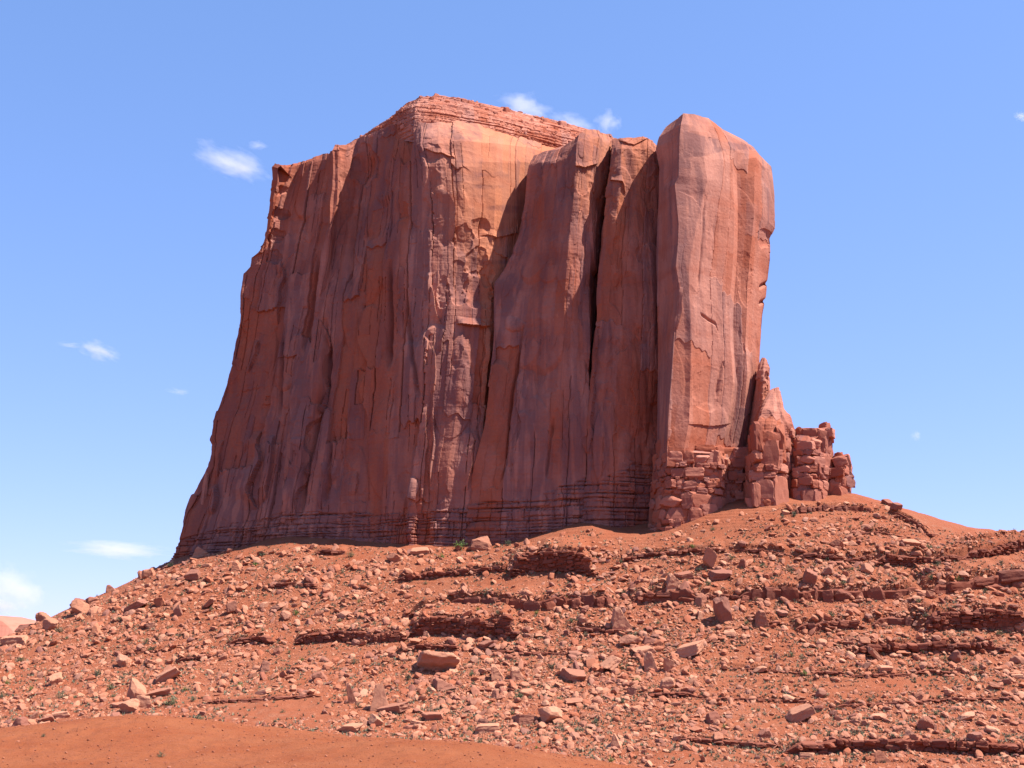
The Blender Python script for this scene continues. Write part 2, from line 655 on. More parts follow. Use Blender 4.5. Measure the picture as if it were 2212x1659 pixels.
# ledges of harder rock that crop out of the slope: (points u, v of the top edge; height in reference pixels; overhang; label)
LEDGE_DEF = [
    ([(850, 1246), (930, 1236), (1000, 1231), (1060, 1225), (1112, 1216)], 15, 0.7, "thin ragged dark ledge tailing off the thick hollowed outcrop on its shaded side"),
    ([(1100, 1206), (1125, 1197), (1150, 1193), (1210, 1193), (1262, 1197), (1285, 1204)], 50, 1.2, "thick layered dark red outcrop with a hollow below it, mid-slope under the cliff"),
    ([(1330, 1204), (1400, 1194), (1470, 1188), (1570, 1180)], 13, 0.8, "thin level ledge ending near the tall upright block below the cliff"),
    ([(1715, 1194), (1770, 1194), (1835, 1203)], 15, 0.9, "short overhanging shelf on the bare soil beneath the pinnacles"),
    ([(1885, 1196), (1960, 1202), (2030, 1206), (2110, 1195), (2170, 1178), (2235, 1160)], 26, 1.4, "sagging dark red shelf curving below the smooth saddle skyline"),
    ([(868, 1324), (920, 1319), (975, 1306)], 15, 0.7, "low dark stub of ledge beside the row of square joint blocks"),
    ([(962, 1292), (1040, 1293), (1090, 1297), (1140, 1299), (1230, 1292), (1335, 1287)], 23, 0.5, "row of square pinkish joint blocks forming a broken mid-slope ledge"),
    ([(1362, 1281), (1430, 1277), (1516, 1276)], 27, 0.6, "short ledge of rounded purple blocks carrying a pale boulder on top"),
    ([(1590, 1276), (1700, 1273), (1790, 1275), (1900, 1275), (1990, 1271)], 26, 0.6, "long level ledge of squared blocks with a dark undercut"),
    ([(2005, 1269), (2080, 1259), (2150, 1246), (2235, 1234)], 36, 0.9, "straight dark shaded rock wall rising toward the frame edge"),
    ([(632, 1372), (720, 1364), (800, 1370), (880, 1364)], 24, 0.7, "crumbling ledge of broken slabs beside the finely layered outcrop"),
    ([(882, 1342), (940, 1335), (1010, 1340), (1118, 1344)], 42, 0.8, "finely layered dark red outcrop like a brick wall in the slope centre"),
    ([(855, 1402), (920, 1391), (990, 1394)], 15, 0.5, "low soil-capped step just below the finely layered outcrop"),
    ([(1715, 1347), (1800, 1342), (1870, 1340)], 22, 0.9, "ragged ledge with dark gaps under the long level block ledge"),
    ([(1880, 1338), (1940, 1334), (2000, 1334)], 20, 0.8, "tumbled ledge of purple blocks joining the deep undercut bank"),
    ([(1990, 1341), (2060, 1324), (2130, 1322), (2235, 1322)], 46, 1.8, "massive layered bank with deep shadowed undercut"),
    ([(1842, 1397), (1920, 1392), (1990, 1392), (2080, 1390), (2168, 1390)], 22, 2.0, "thin slab shelf throwing a long black shadow below the undercut bank"),
    ([(1455, 1590), (1530, 1597), (1600, 1604), (1705, 1608)], 12, 0.5, "slanting low ledge in bare orange soil near the bottom"),
    ([(1690, 1608), (1800, 1606), (1900, 1600), (2020, 1602), (2100, 1608), (2235, 1610)], 25, 1.0, "lowest long broken ledge with dark hollows across the bottom corner"),
    ([(1750, 1452), (1800, 1449), (1836, 1452)], 9, 0.6, "tiny shelf in soil above the grey cube-shaped boulder"),
    ([(1975, 1452), (2020, 1446), (2070, 1450)], 11, 0.8, "small dark shelf in bare soil under the thin slab shelf"),
    ([(1700, 1098), (1800, 1091), (1890, 1094)], 13, 0.4, "thin row of blocks at the foot of the stepped pinnacles"),
    ([(676, 1190), (745, 1187)], 11, 0.5, "short dark step at the cliff foot above bare soil"),
    ([(485, 1384), (560, 1374), (590, 1378)], 15, 0.6, "short ledge on the long rubble slope under the cliff's shaded wall"),
    ([(376, 1424), (455, 1414)], 10, 0.4, "tiny soil step among rubble far down the shaded side's slope"),
    ([(1640, 1345), (1690, 1340)], 12, 0.5, "stubby ledge beside the dark-sided wedge boulder"),
    ([(1820, 1150), (1880, 1146), (1950, 1152)], 9, 0.4, "faint thin ledge high on the bare slope below the skyline boulders"),
    ([(560, 1265), (640, 1256), (690, 1262)], 12, 0.5, "crumbled ledge high on the rubble slope below the shaded wall"),
    ([(1000, 1492), (1060, 1486)], 9, 0.4, "faint low step in rubble under the paired pale slabs"),
    ([(1380, 1500), (1450, 1496), (1520, 1500)], 11, 0.5, "thin banded step in bare red soil amid the boulder field"),
    ([(1925, 1098), (1970, 1119), (2015, 1150)], 15, 0.5, "rough rocky crest falling from the pinnacles toward the saddle"),
    ([(2085, 1182), (2150, 1168), (2240, 1150)], 13, 0.6, "thin dark ledge just under the right-hand skyline"),
    ([(1512, 1284), (1550, 1282), (1598, 1284)], 13, 0.5, "crumbled low gap-filler between the purple blocks and the level ledge"),
    ([(1225, 1352), (1290, 1356), (1350, 1362)], 12, 0.4, "low broken step downhill of the row of square joint blocks"),
    ([(985, 1398), (1080, 1404), (1180, 1410), (1290, 1402)], 8, 0.4, "long faint strata line crossing the rubble below the finely layered outcrop"),
    ([(1568, 1182), (1640, 1186), (1718, 1193)], 10, 0.6, "low dark strata line linking the upper ledges under the stepped spur"),
    ([(1832, 1205), (1862, 1200), (1892, 1199)], 14, 0.8, "short dark link between the overhanging shelf and the sagging shelf"),
    ([(1550, 1438), (1650, 1444), (1752, 1454)], 7, 0.4, "thin strata line in bare soil beside the cube-shaped boulder, higher one"),
    ([(1834, 1455), (1900, 1456), (1978, 1455)], 8, 0.5, "thin strata line running up to the small dark shelf"),
    ([(1500, 1506), (1620, 1508), (1765, 1514)], 7, 0.4, "thin strata line in bare soil passing the cube-shaped boulder, lower one"),
    ([(1790, 1524), (1950, 1516), (2080, 1508), (2225, 1506)], 8, 0.5, "long thin strata line above the whitish leaning slab"),
    ([(255, 1412), (330, 1404), (380, 1398)], 7, 0.3, "faint strata line far out on the rubble slope"),
    ([(430, 1516), (560, 1508), (690, 1500)], 7, 0.3, "low red step in the bare gully above the dirt mound"),
]
_ledge_geo = []
for (pts, hp, oh, lab) in LEDGE_DEF:
    pts = np.array(pts, float)
    uu = np.arange(pts[0, 0], pts[-1, 0] + 0.1, 3.0)
    vv = np.interp(uu, pts[:, 0], pts[:, 1]) + hp * 0.9
    ss = np.arange(len(uu))
    P, ok = hit(uu, vv)
    if not ok.all():
        P, ok2 = P[ok], ok[ok]
        uu = uu[ok]
    y = P[:, 1].copy()
    k = 13
    yp = np.pad(y, k // 2, mode='edge')
    y = np.convolve(yp, np.ones(k) / k, 'valid')
    x = P[:, 0]
    t = np.linspace(0, 1, len(x))
    tl = x - x[0]
    Ltot = x[-1] - x[0]
    tap = np.clip(np.minimum(tl, Ltot - tl) / min(4.0, Ltot * 0.2), 0, 1) ** 0.6
    hm = hp * y / F * tap * (1 + 0.35 * vnoise3(x / 5, y * 0 + hp, x * 0, 5))
    y = y + 0.9 * vnoise3(x / 6, x * 0 + hp, x * 0, 9) + 0.5 * vnoise3(x / 2.1, x * 0 + hp, x * 0, 19)
    Lb = np.max(hm) / 0.40 + 2
    _ledge_geo.append((x, y, hm, Lb, oh, lab))
LEDGES[:] = [(g[0], g[1], g[2], g[3]) for g in _ledge_geo]

RX = np.arange(-300, 300.1, 0.5)
RY = np.arange(245, 530.1, 0.5)
_rz = hz(*np.meshgrid(RX, RY, indexing='ij'), False)


def hzr(x, y):
    fx = np.clip((np.asarray(x, float) - RX[0]) / 0.5, 0, len(RX) - 1.001)
    fy = np.clip((np.asarray(y, float) - RY[0]) / 0.5, 0, len(RY) - 1.001)
    i, j = fx.astype(int), fy.astype(int)
    a, b = fx - i, fy - j
    return _rz[i, j] * (1 - a) * (1 - b) + _rz[i + 1, j] * a * (1 - b) + _rz[i, j + 1] * (1 - a) * b + _rz[i + 1, j + 1] * a * b


# slope mesh: a fan of sight-line columns so that detail is even across the picture
az = np.concatenate([np.linspace(-0.80, -0.47, 60)[:-1], np.linspace(-0.47, 0.47, 1150), np.linspace(0.47, 0.80, 60)[1:]])
yy = np.concatenate([np.linspace(150, 262, 60)[:-1], 262 * (490 / 262) ** np.linspace(0, 1, 900), np.linspace(490, 760, 80)[1:]])
A_, Y_ = np.meshgrid(az, yy, indexing='ij')
X_ = A_ * Y_
Z_ = hz(X_, Y_)
edge = np.minimum(np.minimum((A_ + 0.80) / 0.1, (0.80 - A_) / 0.1), np.minimum((Y_ - 150) / 40, (760 - Y_) / 80))
Z_ = np.where(edge < 1, Z_ * np.clip(edge, 0, 1) + (-44) * (1 - np.clip(edge, 0, 1)), Z_)
U_, V_ = proj(np.stack([X_, Y_, Z_], -1))
# fine banding of the bare red soil: small terraces along level lines
bare = sstep(0.05, 0.35, fbm(X_ / 40, Y_ / 40, 0 * X_, 3, 61) + 0.25 * sstep(1350, 1750, U_) * sstep(1180, 1300, V_))
lev = Z_ / 1.3 + 0.5 * fbm(X_ / 12, Y_ / 12, 0 * X_, 3, 71)
fr = lev - np.floor(lev)
Z_ = Z_ + bare * 0.42 * (sstep(0.35, 0.65, fr) - fr)
V3 = np.stack([X_, Y_, Z_], -1)
o = mk("hillside", V3.reshape(-1, 3), grid_faces(len(az), len(yy)), M_SOIL, True,
       {'tone': np.clip(0.25 + 0.9 * fbm(X_ / 30, Y_ / 30, 0 * X_, 3, 31) + 0.5 * (1 - bare), 0, 1)})
tag(o, kind='structure')

# ------------------------------------------------------------------ near dirt mound and far plain
MPTS = [(-300, 1600, 78), (0, 1580, 74), (130, 1561, 73), (230, 1547, 72), (330, 1542, 72), (420, 1560, 71), (520, 1581, 70), (640, 1590, 69), (760, 1592, 66), (850, 1600, 63),
        (930, 1599, 60), (1000, 1606, 60), (1100, 1622, 60), (1200, 1642, 59), (1290, 1662, 58), (1500, 1720, 57), (2000, 1800, 55), (2500, 1830, 54),
        (-300, 1700, 48), (0, 1690, 46), (400, 1680, 46), (800, 1690, 45), (1200, 1720, 44), (2000, 1900, 42), (-1500, 1640, 70), (600, 1635, 57), (200, 1630, 58)]
MP = np.array([unp(*map(float, p)) for p in MPTS] + [np.array(p, float) for p in [
    (0, 0, -1.7), (20, 5, -1.9), (-20, 5, -1.7), (0, 22, -2.6), (-30, 25, -2.4), (30, 25, -3.6), (0, -40, -2.4), (-60, -40, -4), (60, -40, -6),
    (-30, 110, -13), (10, 110, -16), (60, 105, -20), (-80, 100, -14), (0, 150, -37), (-100, 150, -37), (110, 140, -39), (140, 60, -34), (-150, 60, -30), (140, -40, -34), (-150, -60, -34), (0, -130, -38), (-170, 160, -42), (170, 170, -42), (-190, -140, -44), (190, -140, -44)]])
_mt = tps_fit(MP, 0.0005)
mx = np.concatenate([np.linspace(-190, -48, 70)[:-1], np.linspace(-48, 48, 760), np.linspace(48, 190, 70)[1:]])
my = np.concatenate([np.linspace(-140, 18, 60)[:-1], np.linspace(18, 34, 50)[:-1], np.linspace(34, 82, 640), np.linspace(82, 170, 60)[1:]])
MX, MY = np.meshgrid(mx, my, indexing='ij')


def mz(x, y):
    return (_mt(x, y) + 0.16 * fbm(x / 7, y / 7, 0 * x, 4, 41) + 0.10 * fbm(x / 1.2, y / 1.6, 0 * x, 4, 43)
            + 0.05 * fbm(x / 0.45, y / 0.6, 0 * x, 2, 44) - 0.10 * np.clip(fbm(x / 3, y / 9, 0 * x, 3, 45, ridged=True) - 0.35, 0, 1))


MZ = mz(MX, MY)
o = mk("dirt_mound", np.stack([MX, MY, MZ], -1).reshape(-1, 3), grid_faces(len(mx), len(my)), M_DIRT, True,
       {'tone': np.clip(0.3 + 0.8 * fbm(MX / 9, MY / 9, 0 * MX, 3, 47), 0, 1)})
tag(o, kind='structure')
gx = np.linspace(-1, 1, 61)
gx = np.sign(gx) * np.abs(gx) ** 2 * 30000
G1, G2 = np.meshgrid(gx, gx, indexing='ij')
o = mk("ground", np.stack([G1, G2, -43 + 0 * G1], -1).reshape(-1, 3), grid_faces(61, 61), M_PLAIN, True, {'tone': 0.3 + 0 * G1})
tag(o, kind='structure')

# ------------------------------------------------------------------ the butte
BUTTE = bpy.data.objects.new("sandstone_butte", None)
COL.objects.link(BUTTE)
BUTTE.location = unp(1000.0, 1172.0, 480.0)
tag(BUTTE, "towering sheer-walled red sandstone butte rising from the boulder slope", "butte")
bpy.context.view_layer.update()


def child(o):
    o.parent = BUTTE
    o.matrix_parent_inverse = BUTTE.matrix_world.inverted()
    return o


def resample(P, n):
    d = np.concatenate([[0], np.cumsum(np.linalg.norm(np.diff(P, axis=0), axis=1))])
    t = np.linspace(0, d[-1], n)
    return np.stack([np.interp(t, d, P[:, i]) for i in range(3)], -1)


def strokes_disp(U, V, front, strokes):
    D = np.zeros(U.shape)
    for (kind, pts, wd, A) in strokes:
        pts = np.array(pts, float)
        if kind == 'bowl':            # (u, v), (radius u, radius v)
            (cu, cv), (ru, rv) = pts
            w1 = 0.45 * fbm(U / ru, V / ru, 0 * U + cu, 3, 71)
            w2 = 0.45 * fbm(U / rv, V / rv, 0 * U + cv, 3, 72)
            q = ((U - cu) / ru + w1) ** 2 + ((V - cv) / rv + w2) ** 2
            D += -A * np.where(q < 1, (1 - q) ** 0.5 * (0.6 + 0.4 * np.clip((V - cv) / rv + 0.5, 0, 1)), 0) * front
            continue
        hor = kind.startswith('h')
        a, b = (U, V) if hor else (V, U)
        pa, pb = (pts[:, 0], pts[:, 1]) if hor else (pts[:, 1], pts[:, 0])
        m = (a > pa[0]) & (a < pa[-1])
        wob = wd * 0.5 * vnoise3(a / (26.0 + wd), a * 0 + pa[0] * 0.37, a * 0, 77)
        d = b - np.interp(a, pa, pb) - wob
        ln = pa[-1] - pa[0]
        tap = np.clip(np.minimum(a - pa[0], pa[-1] - a) / (0.18 * ln), 0, 1) ** 0.7
        if kind in ('crack', 'hcrack'):
            e = -np.exp(-(d / wd) ** 2)
        elif kind in ('ridge', 'hridge'):
            e = np.exp(-(d / wd) ** 2)
        elif kind in ('sawr', 'hsaw'):   # proud on the left, dropping to the right (or proud above, dropping below)
            e = np.where(d < 0, np.clip(1 + d / wd, 0, 1), 0)
        else:                            # 'sawl': proud on the right, dropping to the left
            e = np.where(d > 0, np.clip(1 - d / wd, 0, 1), 0)
        D += A * e * tap * m * front
    return D


def loft(name, ribs, res=0.42, drop=14.0, det=None, strokes=(), seed=0, mat=None, smooth=False, cap=5, round_=2, nmax=420):
    det = det or {}
    R = []
    flags = []
    for r in ribs:
        back = r[0] == 'b'
        pts = r[1:] if back else r
        P = np.array([unp(*map(float, p)) for p in pts])
        base = P[0].copy()
        base[2] -= drop
        R.append(np.concatenate([base[None], P]))
        flags.append(back)
    lens = [np.sum(np.linalg.norm(np.diff(p, axis=0), axis=1)) for p, b in zip(R, flags) if not b]
    nT = int(min(nmax, max(lens) / res)) + 2
    R = [resample(p, nT) for p in R]
    rows = []
    n = len(R)
    coarse = []
    for i in range(n):
        j = (i + 1) % n
        dist = np.max(np.linalg.norm(R[i] - R[j], axis=1)[nT // 8:])
        bk = flags[i] or flags[j]
        k = max(2, int(dist / (res * (5 if bk else 1))))
        for q in range(k):
            t = q / k
            rows.append(R[i] * (1 - t) + R[j] * t)
            coarse.append(bk)
    G = np.array(rows)
    # slight rounding along the wall so that the corners are not knife edges
    for _ in range(round_):
        G = 0.25 * np.roll(G, 1, 0) + 0.5 * G + 0.25 * np.roll(G, -1, 0)
    mid = G[:, nT // 2]
    s = np.cumsum(np.linalg.norm(mid - np.roll(mid, 1, 0), axis=1))
    S = np.repeat(s[:, None], nT, 1)

    def normals(G):
        ds = np.roll(G, -1, 0) - np.roll(G, 1, 0)
        dt = np.gradient(G, axis=1)
        N = np.cross(ds, dt)
        N /= np.maximum(np.linalg.norm(N, axis=2), 1e-9)[..., None]
        c = G.mean(axis=(0, 1))
        if np.mean(np.sum(N[..., :2] * (G - c)[..., :2], -1)) < 0:
            N = -N
        return N
    N = normals(G)
    X, Y, Z = G[..., 0], G[..., 1], G[..., 2]
    U, V = proj(G)
    front = sstep(-0.35, 0.0, -(N[..., 0] * X + N[..., 1] * Y) / np.hypot(X, Y))
    D = np.zeros(X.shape)
    # broad swells, then angular facets at two sizes
    D += det.get('big', 1.2) * 0.7 * fbm(X / 22, Y / 22, Z / 50, 2, seed + 1)
    D += det.get('flute', 0.5) * fbm(X / 3.2, Y / 3.2, Z / 45, 3, seed + 2)
    fa = det.get('fac', 1.0)
    D += fa * 2.6 * (facets(S / 9.0, Z / 21.0, seed + 31) - 0.3)
    D += fa * 0.8 * (facets(S / 2.6, Z / 5.5, seed + 32) - 0.3) * sstep(-0.25, 0.25, fbm(X / 12, Y / 12, Z / 16, 2, seed + 33))
    D += det.get('rough', 0.18) * 0.6 * fbm(X / 1.2, Y / 1.2, Z / 1.2, 3, seed + 3)
    slab = det.get('slab', 0.9)
    wx = S + 1.6 * vnoise3(S / 6, Z / 14, 0 * S, seed + 4)
    wz = Z + 5 * vnoise3(S / 5, Z / 18, 0 * S + 9, seed + 5)
    id1, ra, t1, ed1 = planks(S, Z, det.get('pw', 11.0), 52, seed + 6)
    id2, rb, t2, ed2 = planks(S, Z, det.get('pw', 8.5) * 0.4, 20, seed + 7)
    D += slab * 1.5 * ((id1 - 0.5) + 1.1 * (ra - 0.5) * (t1 - 0.5))
    k2 = sstep(0.4, 0.6, rb)
    D += slab * 0.34 * ((id2 - 0.5) * k2 + 0.9 * (rb - 0.5) * (t2 - 0.5))
    # joints: narrow open cracks along some of the column edges
    D -= det.get('crack', 0.5) * 1.5 * np.exp(-(ed1 / 0.24) ** 2) * (ra > 0.55)
    D -= det.get('crack', 0.5) * 0.7 * np.exp(-(ed2 / 0.2) ** 2) * (rb > 0.84)
    # conchoidal scars
    sc = det.get('scar', 0.6)
    warm = det.get('warm', lambda U, V: 0 * U)(U, V)
    h1, h2, id3 = worley2(wx / 9 + 0.3 * fbm(S / 4, Z / 4, 0 * S, 3, seed + 13), wz / 11 + 0.3 * fbm(S / 4, Z / 4, 0 * S + 5, 3, seed + 14), seed + 12)
    D -= sc * np.clip(1 - (h1 / 0.42) ** 2, 0, 1) * (id3 > 0.62)
    # bedding planes
    st = det.get('strata', 0.12)
    D += st * fbm(S / 40, Z * 0, Z / 1.1, 3, seed + 8)
    if 'base' in det:               # thin-bedded foot of the wall: (foot v, band height in px)
        zf, hb = det['base']
        fv = np.interp(U, zf[0], zf[1])
        if not np.isscalar(hb):
            hb = np.interp(U, hb[0], hb[1])
        hb = hb * (1 + 0.25 * fbm(S / 14, 0 * S, 0 * S, 2, seed + 52))
        kb = sstep(fv - hb * 1.02, fv - hb * 0.96, V)
        off, ez, es, cr = masonry(S, Z, 1.5, 5.0, seed + 50)
        off2, ez2, es2, cr2 = masonry(S, Z, 4.2, 7.0, seed + 53)
        brk = sstep(-0.25, 0.3, fbm(S / 11, Z / 3.5, 0 * S, 3, seed + 54))
        D += kb * (0.7 * (cr - 0.4) + 0.7 * (off - 0.5) + 0.8 * (off2 - 0.5) - 0.75 * brk * np.exp(-(ez / 0.2) ** 2) - 0.7 * np.exp(-(ez2 / 0.25) ** 2) - 0.5 * np.exp(-(es2 / 0.2) ** 2) + 0.9 * (V - fv + hb) / hb)
        foot = kb
    else:
        foot = 0.0
    tone = 0.42 + 0.75 * fbm(X / 22, Y / 22, Z / 30, 3, seed + 20) + 0.75 * (id1 - 0.5) + 0.35 * (id2 - 0.5)
    if 'blocks' in det:
        bh, bw, amp = det['blocks']
        off, ez, es, cr = masonry(S, Z, bh, bw, seed + 60)
        kb = det.get('bmask', lambda u, v: 1.0)(U, V)
        D += kb * amp * (0.55 * (cr - 0.5) + 1.1 * (off - 0.5) - 1.0 * np.exp(-(ez / 0.26) ** 2) - 0.75 * np.exp(-(es / 0.24) ** 2))
        off2, ez2, es2, cr2 = masonry(S, Z, bh * 0.4, bw * 0.4, seed + 64)
        D += kb * amp * 0.35 * ((off2 - 0.5) - 0.6 * np.exp(-(ez2 / 0.16) ** 2) - 0.6 * np.exp(-(es2 / 0.16) ** 2))
        tone = tone + kb * 0.5 * (off - 0.5)
    if 'calm' in det:
        D *= 1 - det['calm'](U, V)
    D += strokes_disp(U, V, front, strokes)
    if 'courses' in det:
        D -= det.get('inset', 0.0) * sstep(det['courses'].get('vmin', -1e9) - 12, det['courses'].get('vmin', -1e9) + 8, V) * (1.0 - np.array(coarse, float))[:, None]
    D *= np.array([0.8 if c else 1.0 for c in coarse])[:, None]
    lock = sstep(0, 0.03, np.linspace(0, 1, nT))
    Gpre = G.copy()
    G = G + N * (D * lock)[..., None] * np.array([1, 1, 0.35])
    va = 0.35 + 0.8 * fbm(X / 9, Y / 9, Z / 40, 3, seed + 21) + 1.1 * (id1 - 0.5) + 0.8 * (id2 - 0.5) * k2 + det.get('varn_shade', 0.0) + 0.3 * foot  # per-part offset deepens shaded walls: shade painted into the colour
    va += 0.18 * fbm(X / 1.5, Y / 1.5, Z / 30, 2, seed + 22)
    if 'vfun' in det:
        va += det['vfun'](U, V, Z)
    if 'dark' in det:
        va += 0.35 * sstep(560, 1050, V) * (1 - sstep(620, 900, U))
    if 'lit_side' in det:
        va += det['lit_side'][2] * sstep(det['lit_side'][0], det['lit_side'][1], U)  # sunlit face past the corner painted lighter than the shaded wall
    tone = np.clip(tone + det.get('tone', 0), 0, 1)
    va = np.clip(va, 0, 1)
    G0 = G.copy()
    # close the top
    if det.get('rim'):
        G[..., 2] += det['rim'] * (fbm(S / 4.0, 0 * S, 0 * S, 3, seed + 40) + 0.5 * (rnd(np.floor(S / 2.3), seed) - 0.5)) * sstep(0.975, 1.0, np.linspace(0, 1, nT))[None]
    topc = G[:, -1].mean(0)
    ext = []
    if det.get('sink'):
        ctr = unp(*det['sink'])
        cap = 6
        for f in (0.008, 0.03, 0.1, 0.3, 0.6, 0.995):
            T = G[:, -1] * (1 - f) + ctr * f
            T[:, 2] = G[:, -1, 2] - 0.2 - 6 * min(1, f * 3)
            ext.append(T)
    else:
        for i in range(1, cap + 1):
            f = (i / cap) ** 1.3 * 0.995
            T = G[:, -1] * (1 - f) + topc * f
            T[:, 2] += det.get('dome', 0.0) * math.sin(f * math.pi / 2) + 0.4 * fbm(T[:, 0] / 5, T[:, 1] / 5, 0 * T[:, 0], 3, seed + 30)
            ext.append(T)
    GG = np.concatenate([G, np.array(ext).transpose(1, 0, 2)], 1)
    tone = np.concatenate([tone, np.repeat(tone[:, -1:], cap, 1)], 1)
    va = np.concatenate([va, np.repeat(va[:, -1:] * 0.4, cap, 1)], 1)
    warm = np.concatenate([warm, np.repeat(warm[:, -1:], cap, 1)], 1)
    ns_, nt2 = GG.shape[:2]
    Fc = grid_faces(ns_, nt2, True)
    # face winding outwards
    a = GG[0, nt2 // 3]
    q = Fc[len(Fc) // 3]
    fl = GG.reshape(-1, 3)
    nn = np.cross(fl[q[1]] - fl[q[0]], fl[q[3]] - fl[q[0]])
    i0, j0 = divmod(q[0], nt2)
    if j0 < nT and np.dot(nn, N[i0, min(j0, nT - 1)]) < 0:
        Fc = Fc[:, ::-1]
    TO, VA, WA = tone.ravel(), va.ravel(), warm.ravel()
    if 'courses' in det:
        c = det['courses']
        items = []
        rng = np.random.default_rng(seed)
        Gb = Gpre[~np.array(coarse)]
        fr = front[~np.array(coarse)].mean(1)
        ztop, zbot = np.percentile(Gb[:, -1, 2], 90), c.get('zmin', Gb[:, :, 2].min() + drop - 3)
        z = zbot
        while z < ztop:
            h = rng.uniform(*c['h'])
            h = h * (1.5 if rng.random() < 0.2 else 1.0)
            zc = z + h / 2
            P, K = [], []
            for i in range(len(Gb)):
                zz = Gb[i, :, 2]
                if zc > zz[-1] or zc < zz[0]:
                    continue
                j = np.searchsorted(np.maximum.accumulate(zz), zc)
                P.append(Gb[i, min(j, nT - 1)])
                K.append(fr[i])
            if len(P) > 3:
                P, K = np.array(P), np.array(K)
                d = np.concatenate([[0], np.cumsum(np.linalg.norm(np.diff(P[:, :2], axis=0), axis=1))])
                u_ = rng.uniform(0, 2)
                while u_ < d[-1]:
                    wd = min(max(h * rng.uniform(0.65, 2.2), 1.1), c['w'][1])
                    m = min(u_ + wd / 2, d[-1])
                    p = np.array([np.interp(m, d, P[:, q]) for q in range(3)])
                    e = 0.8
                    tg = np.array([np.interp(min(m + e, d[-1]), d, P[:, q]) - np.interp(max(m - e, 0), d, P[:, q]) for q in range(2)])
                    an = math.atan2(tg[1], tg[0])
                    nrm = np.array([tg[1], -tg[0]]) / (np.linalg.norm(tg) + 1e-9)
                    if np.dot(nrm, -p[:2]) < 0 and np.dot(nrm, p[:2] - Gb[:, :, :2].mean((0, 1))) < 0:
                        nrm = -nrm
                    uu, vv = proj(p)
                    if vv > c.get('vmin', -1e9) and rng.random() < c.get('fill', 0.93):
                        dp = rng.uniform(*c.get('d', (2.0, 3.4)))
                        pr = rng.uniform(*c.get('pro', (-0.5, 1.0)))
                        q = p.copy()
                        q[:2] += nrm * (pr - dp / 2)
                        q[2] = zc + rng.normal() * 0.12 * h
                        hb = h * rng.uniform(0.8, 1.3) * (1.6 if rng.random() < 0.12 else 1.0)
                        items.append((q, (wd * rng.uniform(0.9, 1.2), dp, hb), an + rng.normal() * 0.1, 'brick' if rng.random() < 0.6 else 'block',
                                      np.clip(0.3 + rng.normal() * 0.22 + det.get('tone', 0), 0, 1), np.clip(0.2 + rng.normal() * 0.25 + det.get('varn_shade', 0), 0, 1)))
                    u_ += wd
            z += h
        if items:
            Vb, Fb, tb, vb = blocks_mesh(items, seed)
            Ft = np.concatenate([Fc[:, [0, 1, 2]], Fc[:, [0, 2, 3]]])
            Fc = np.concatenate([Ft, Fb + len(fl)])
            fl = np.concatenate([fl, Vb])
            TO, VA, WA = np.concatenate([TO, tb]), np.concatenate([VA, vb]), np.concatenate([WA, 0 * vb])
    o = mk(name, fl, Fc, mat or M_CLIFF, smooth, {'tone': TO, 'varn_shade': VA, 'warm': WA})
    return child(o)


FH_U, FH_H = [380, 640, 880, 1150, 1300, 1440], [40, 58, 66, 84, 110, 150]
FOOT = ([380, 620, 880, 1150, 1280, 1440, 1620], [1206, 1160, 1178, 1158, 1135, 1140, 1096])

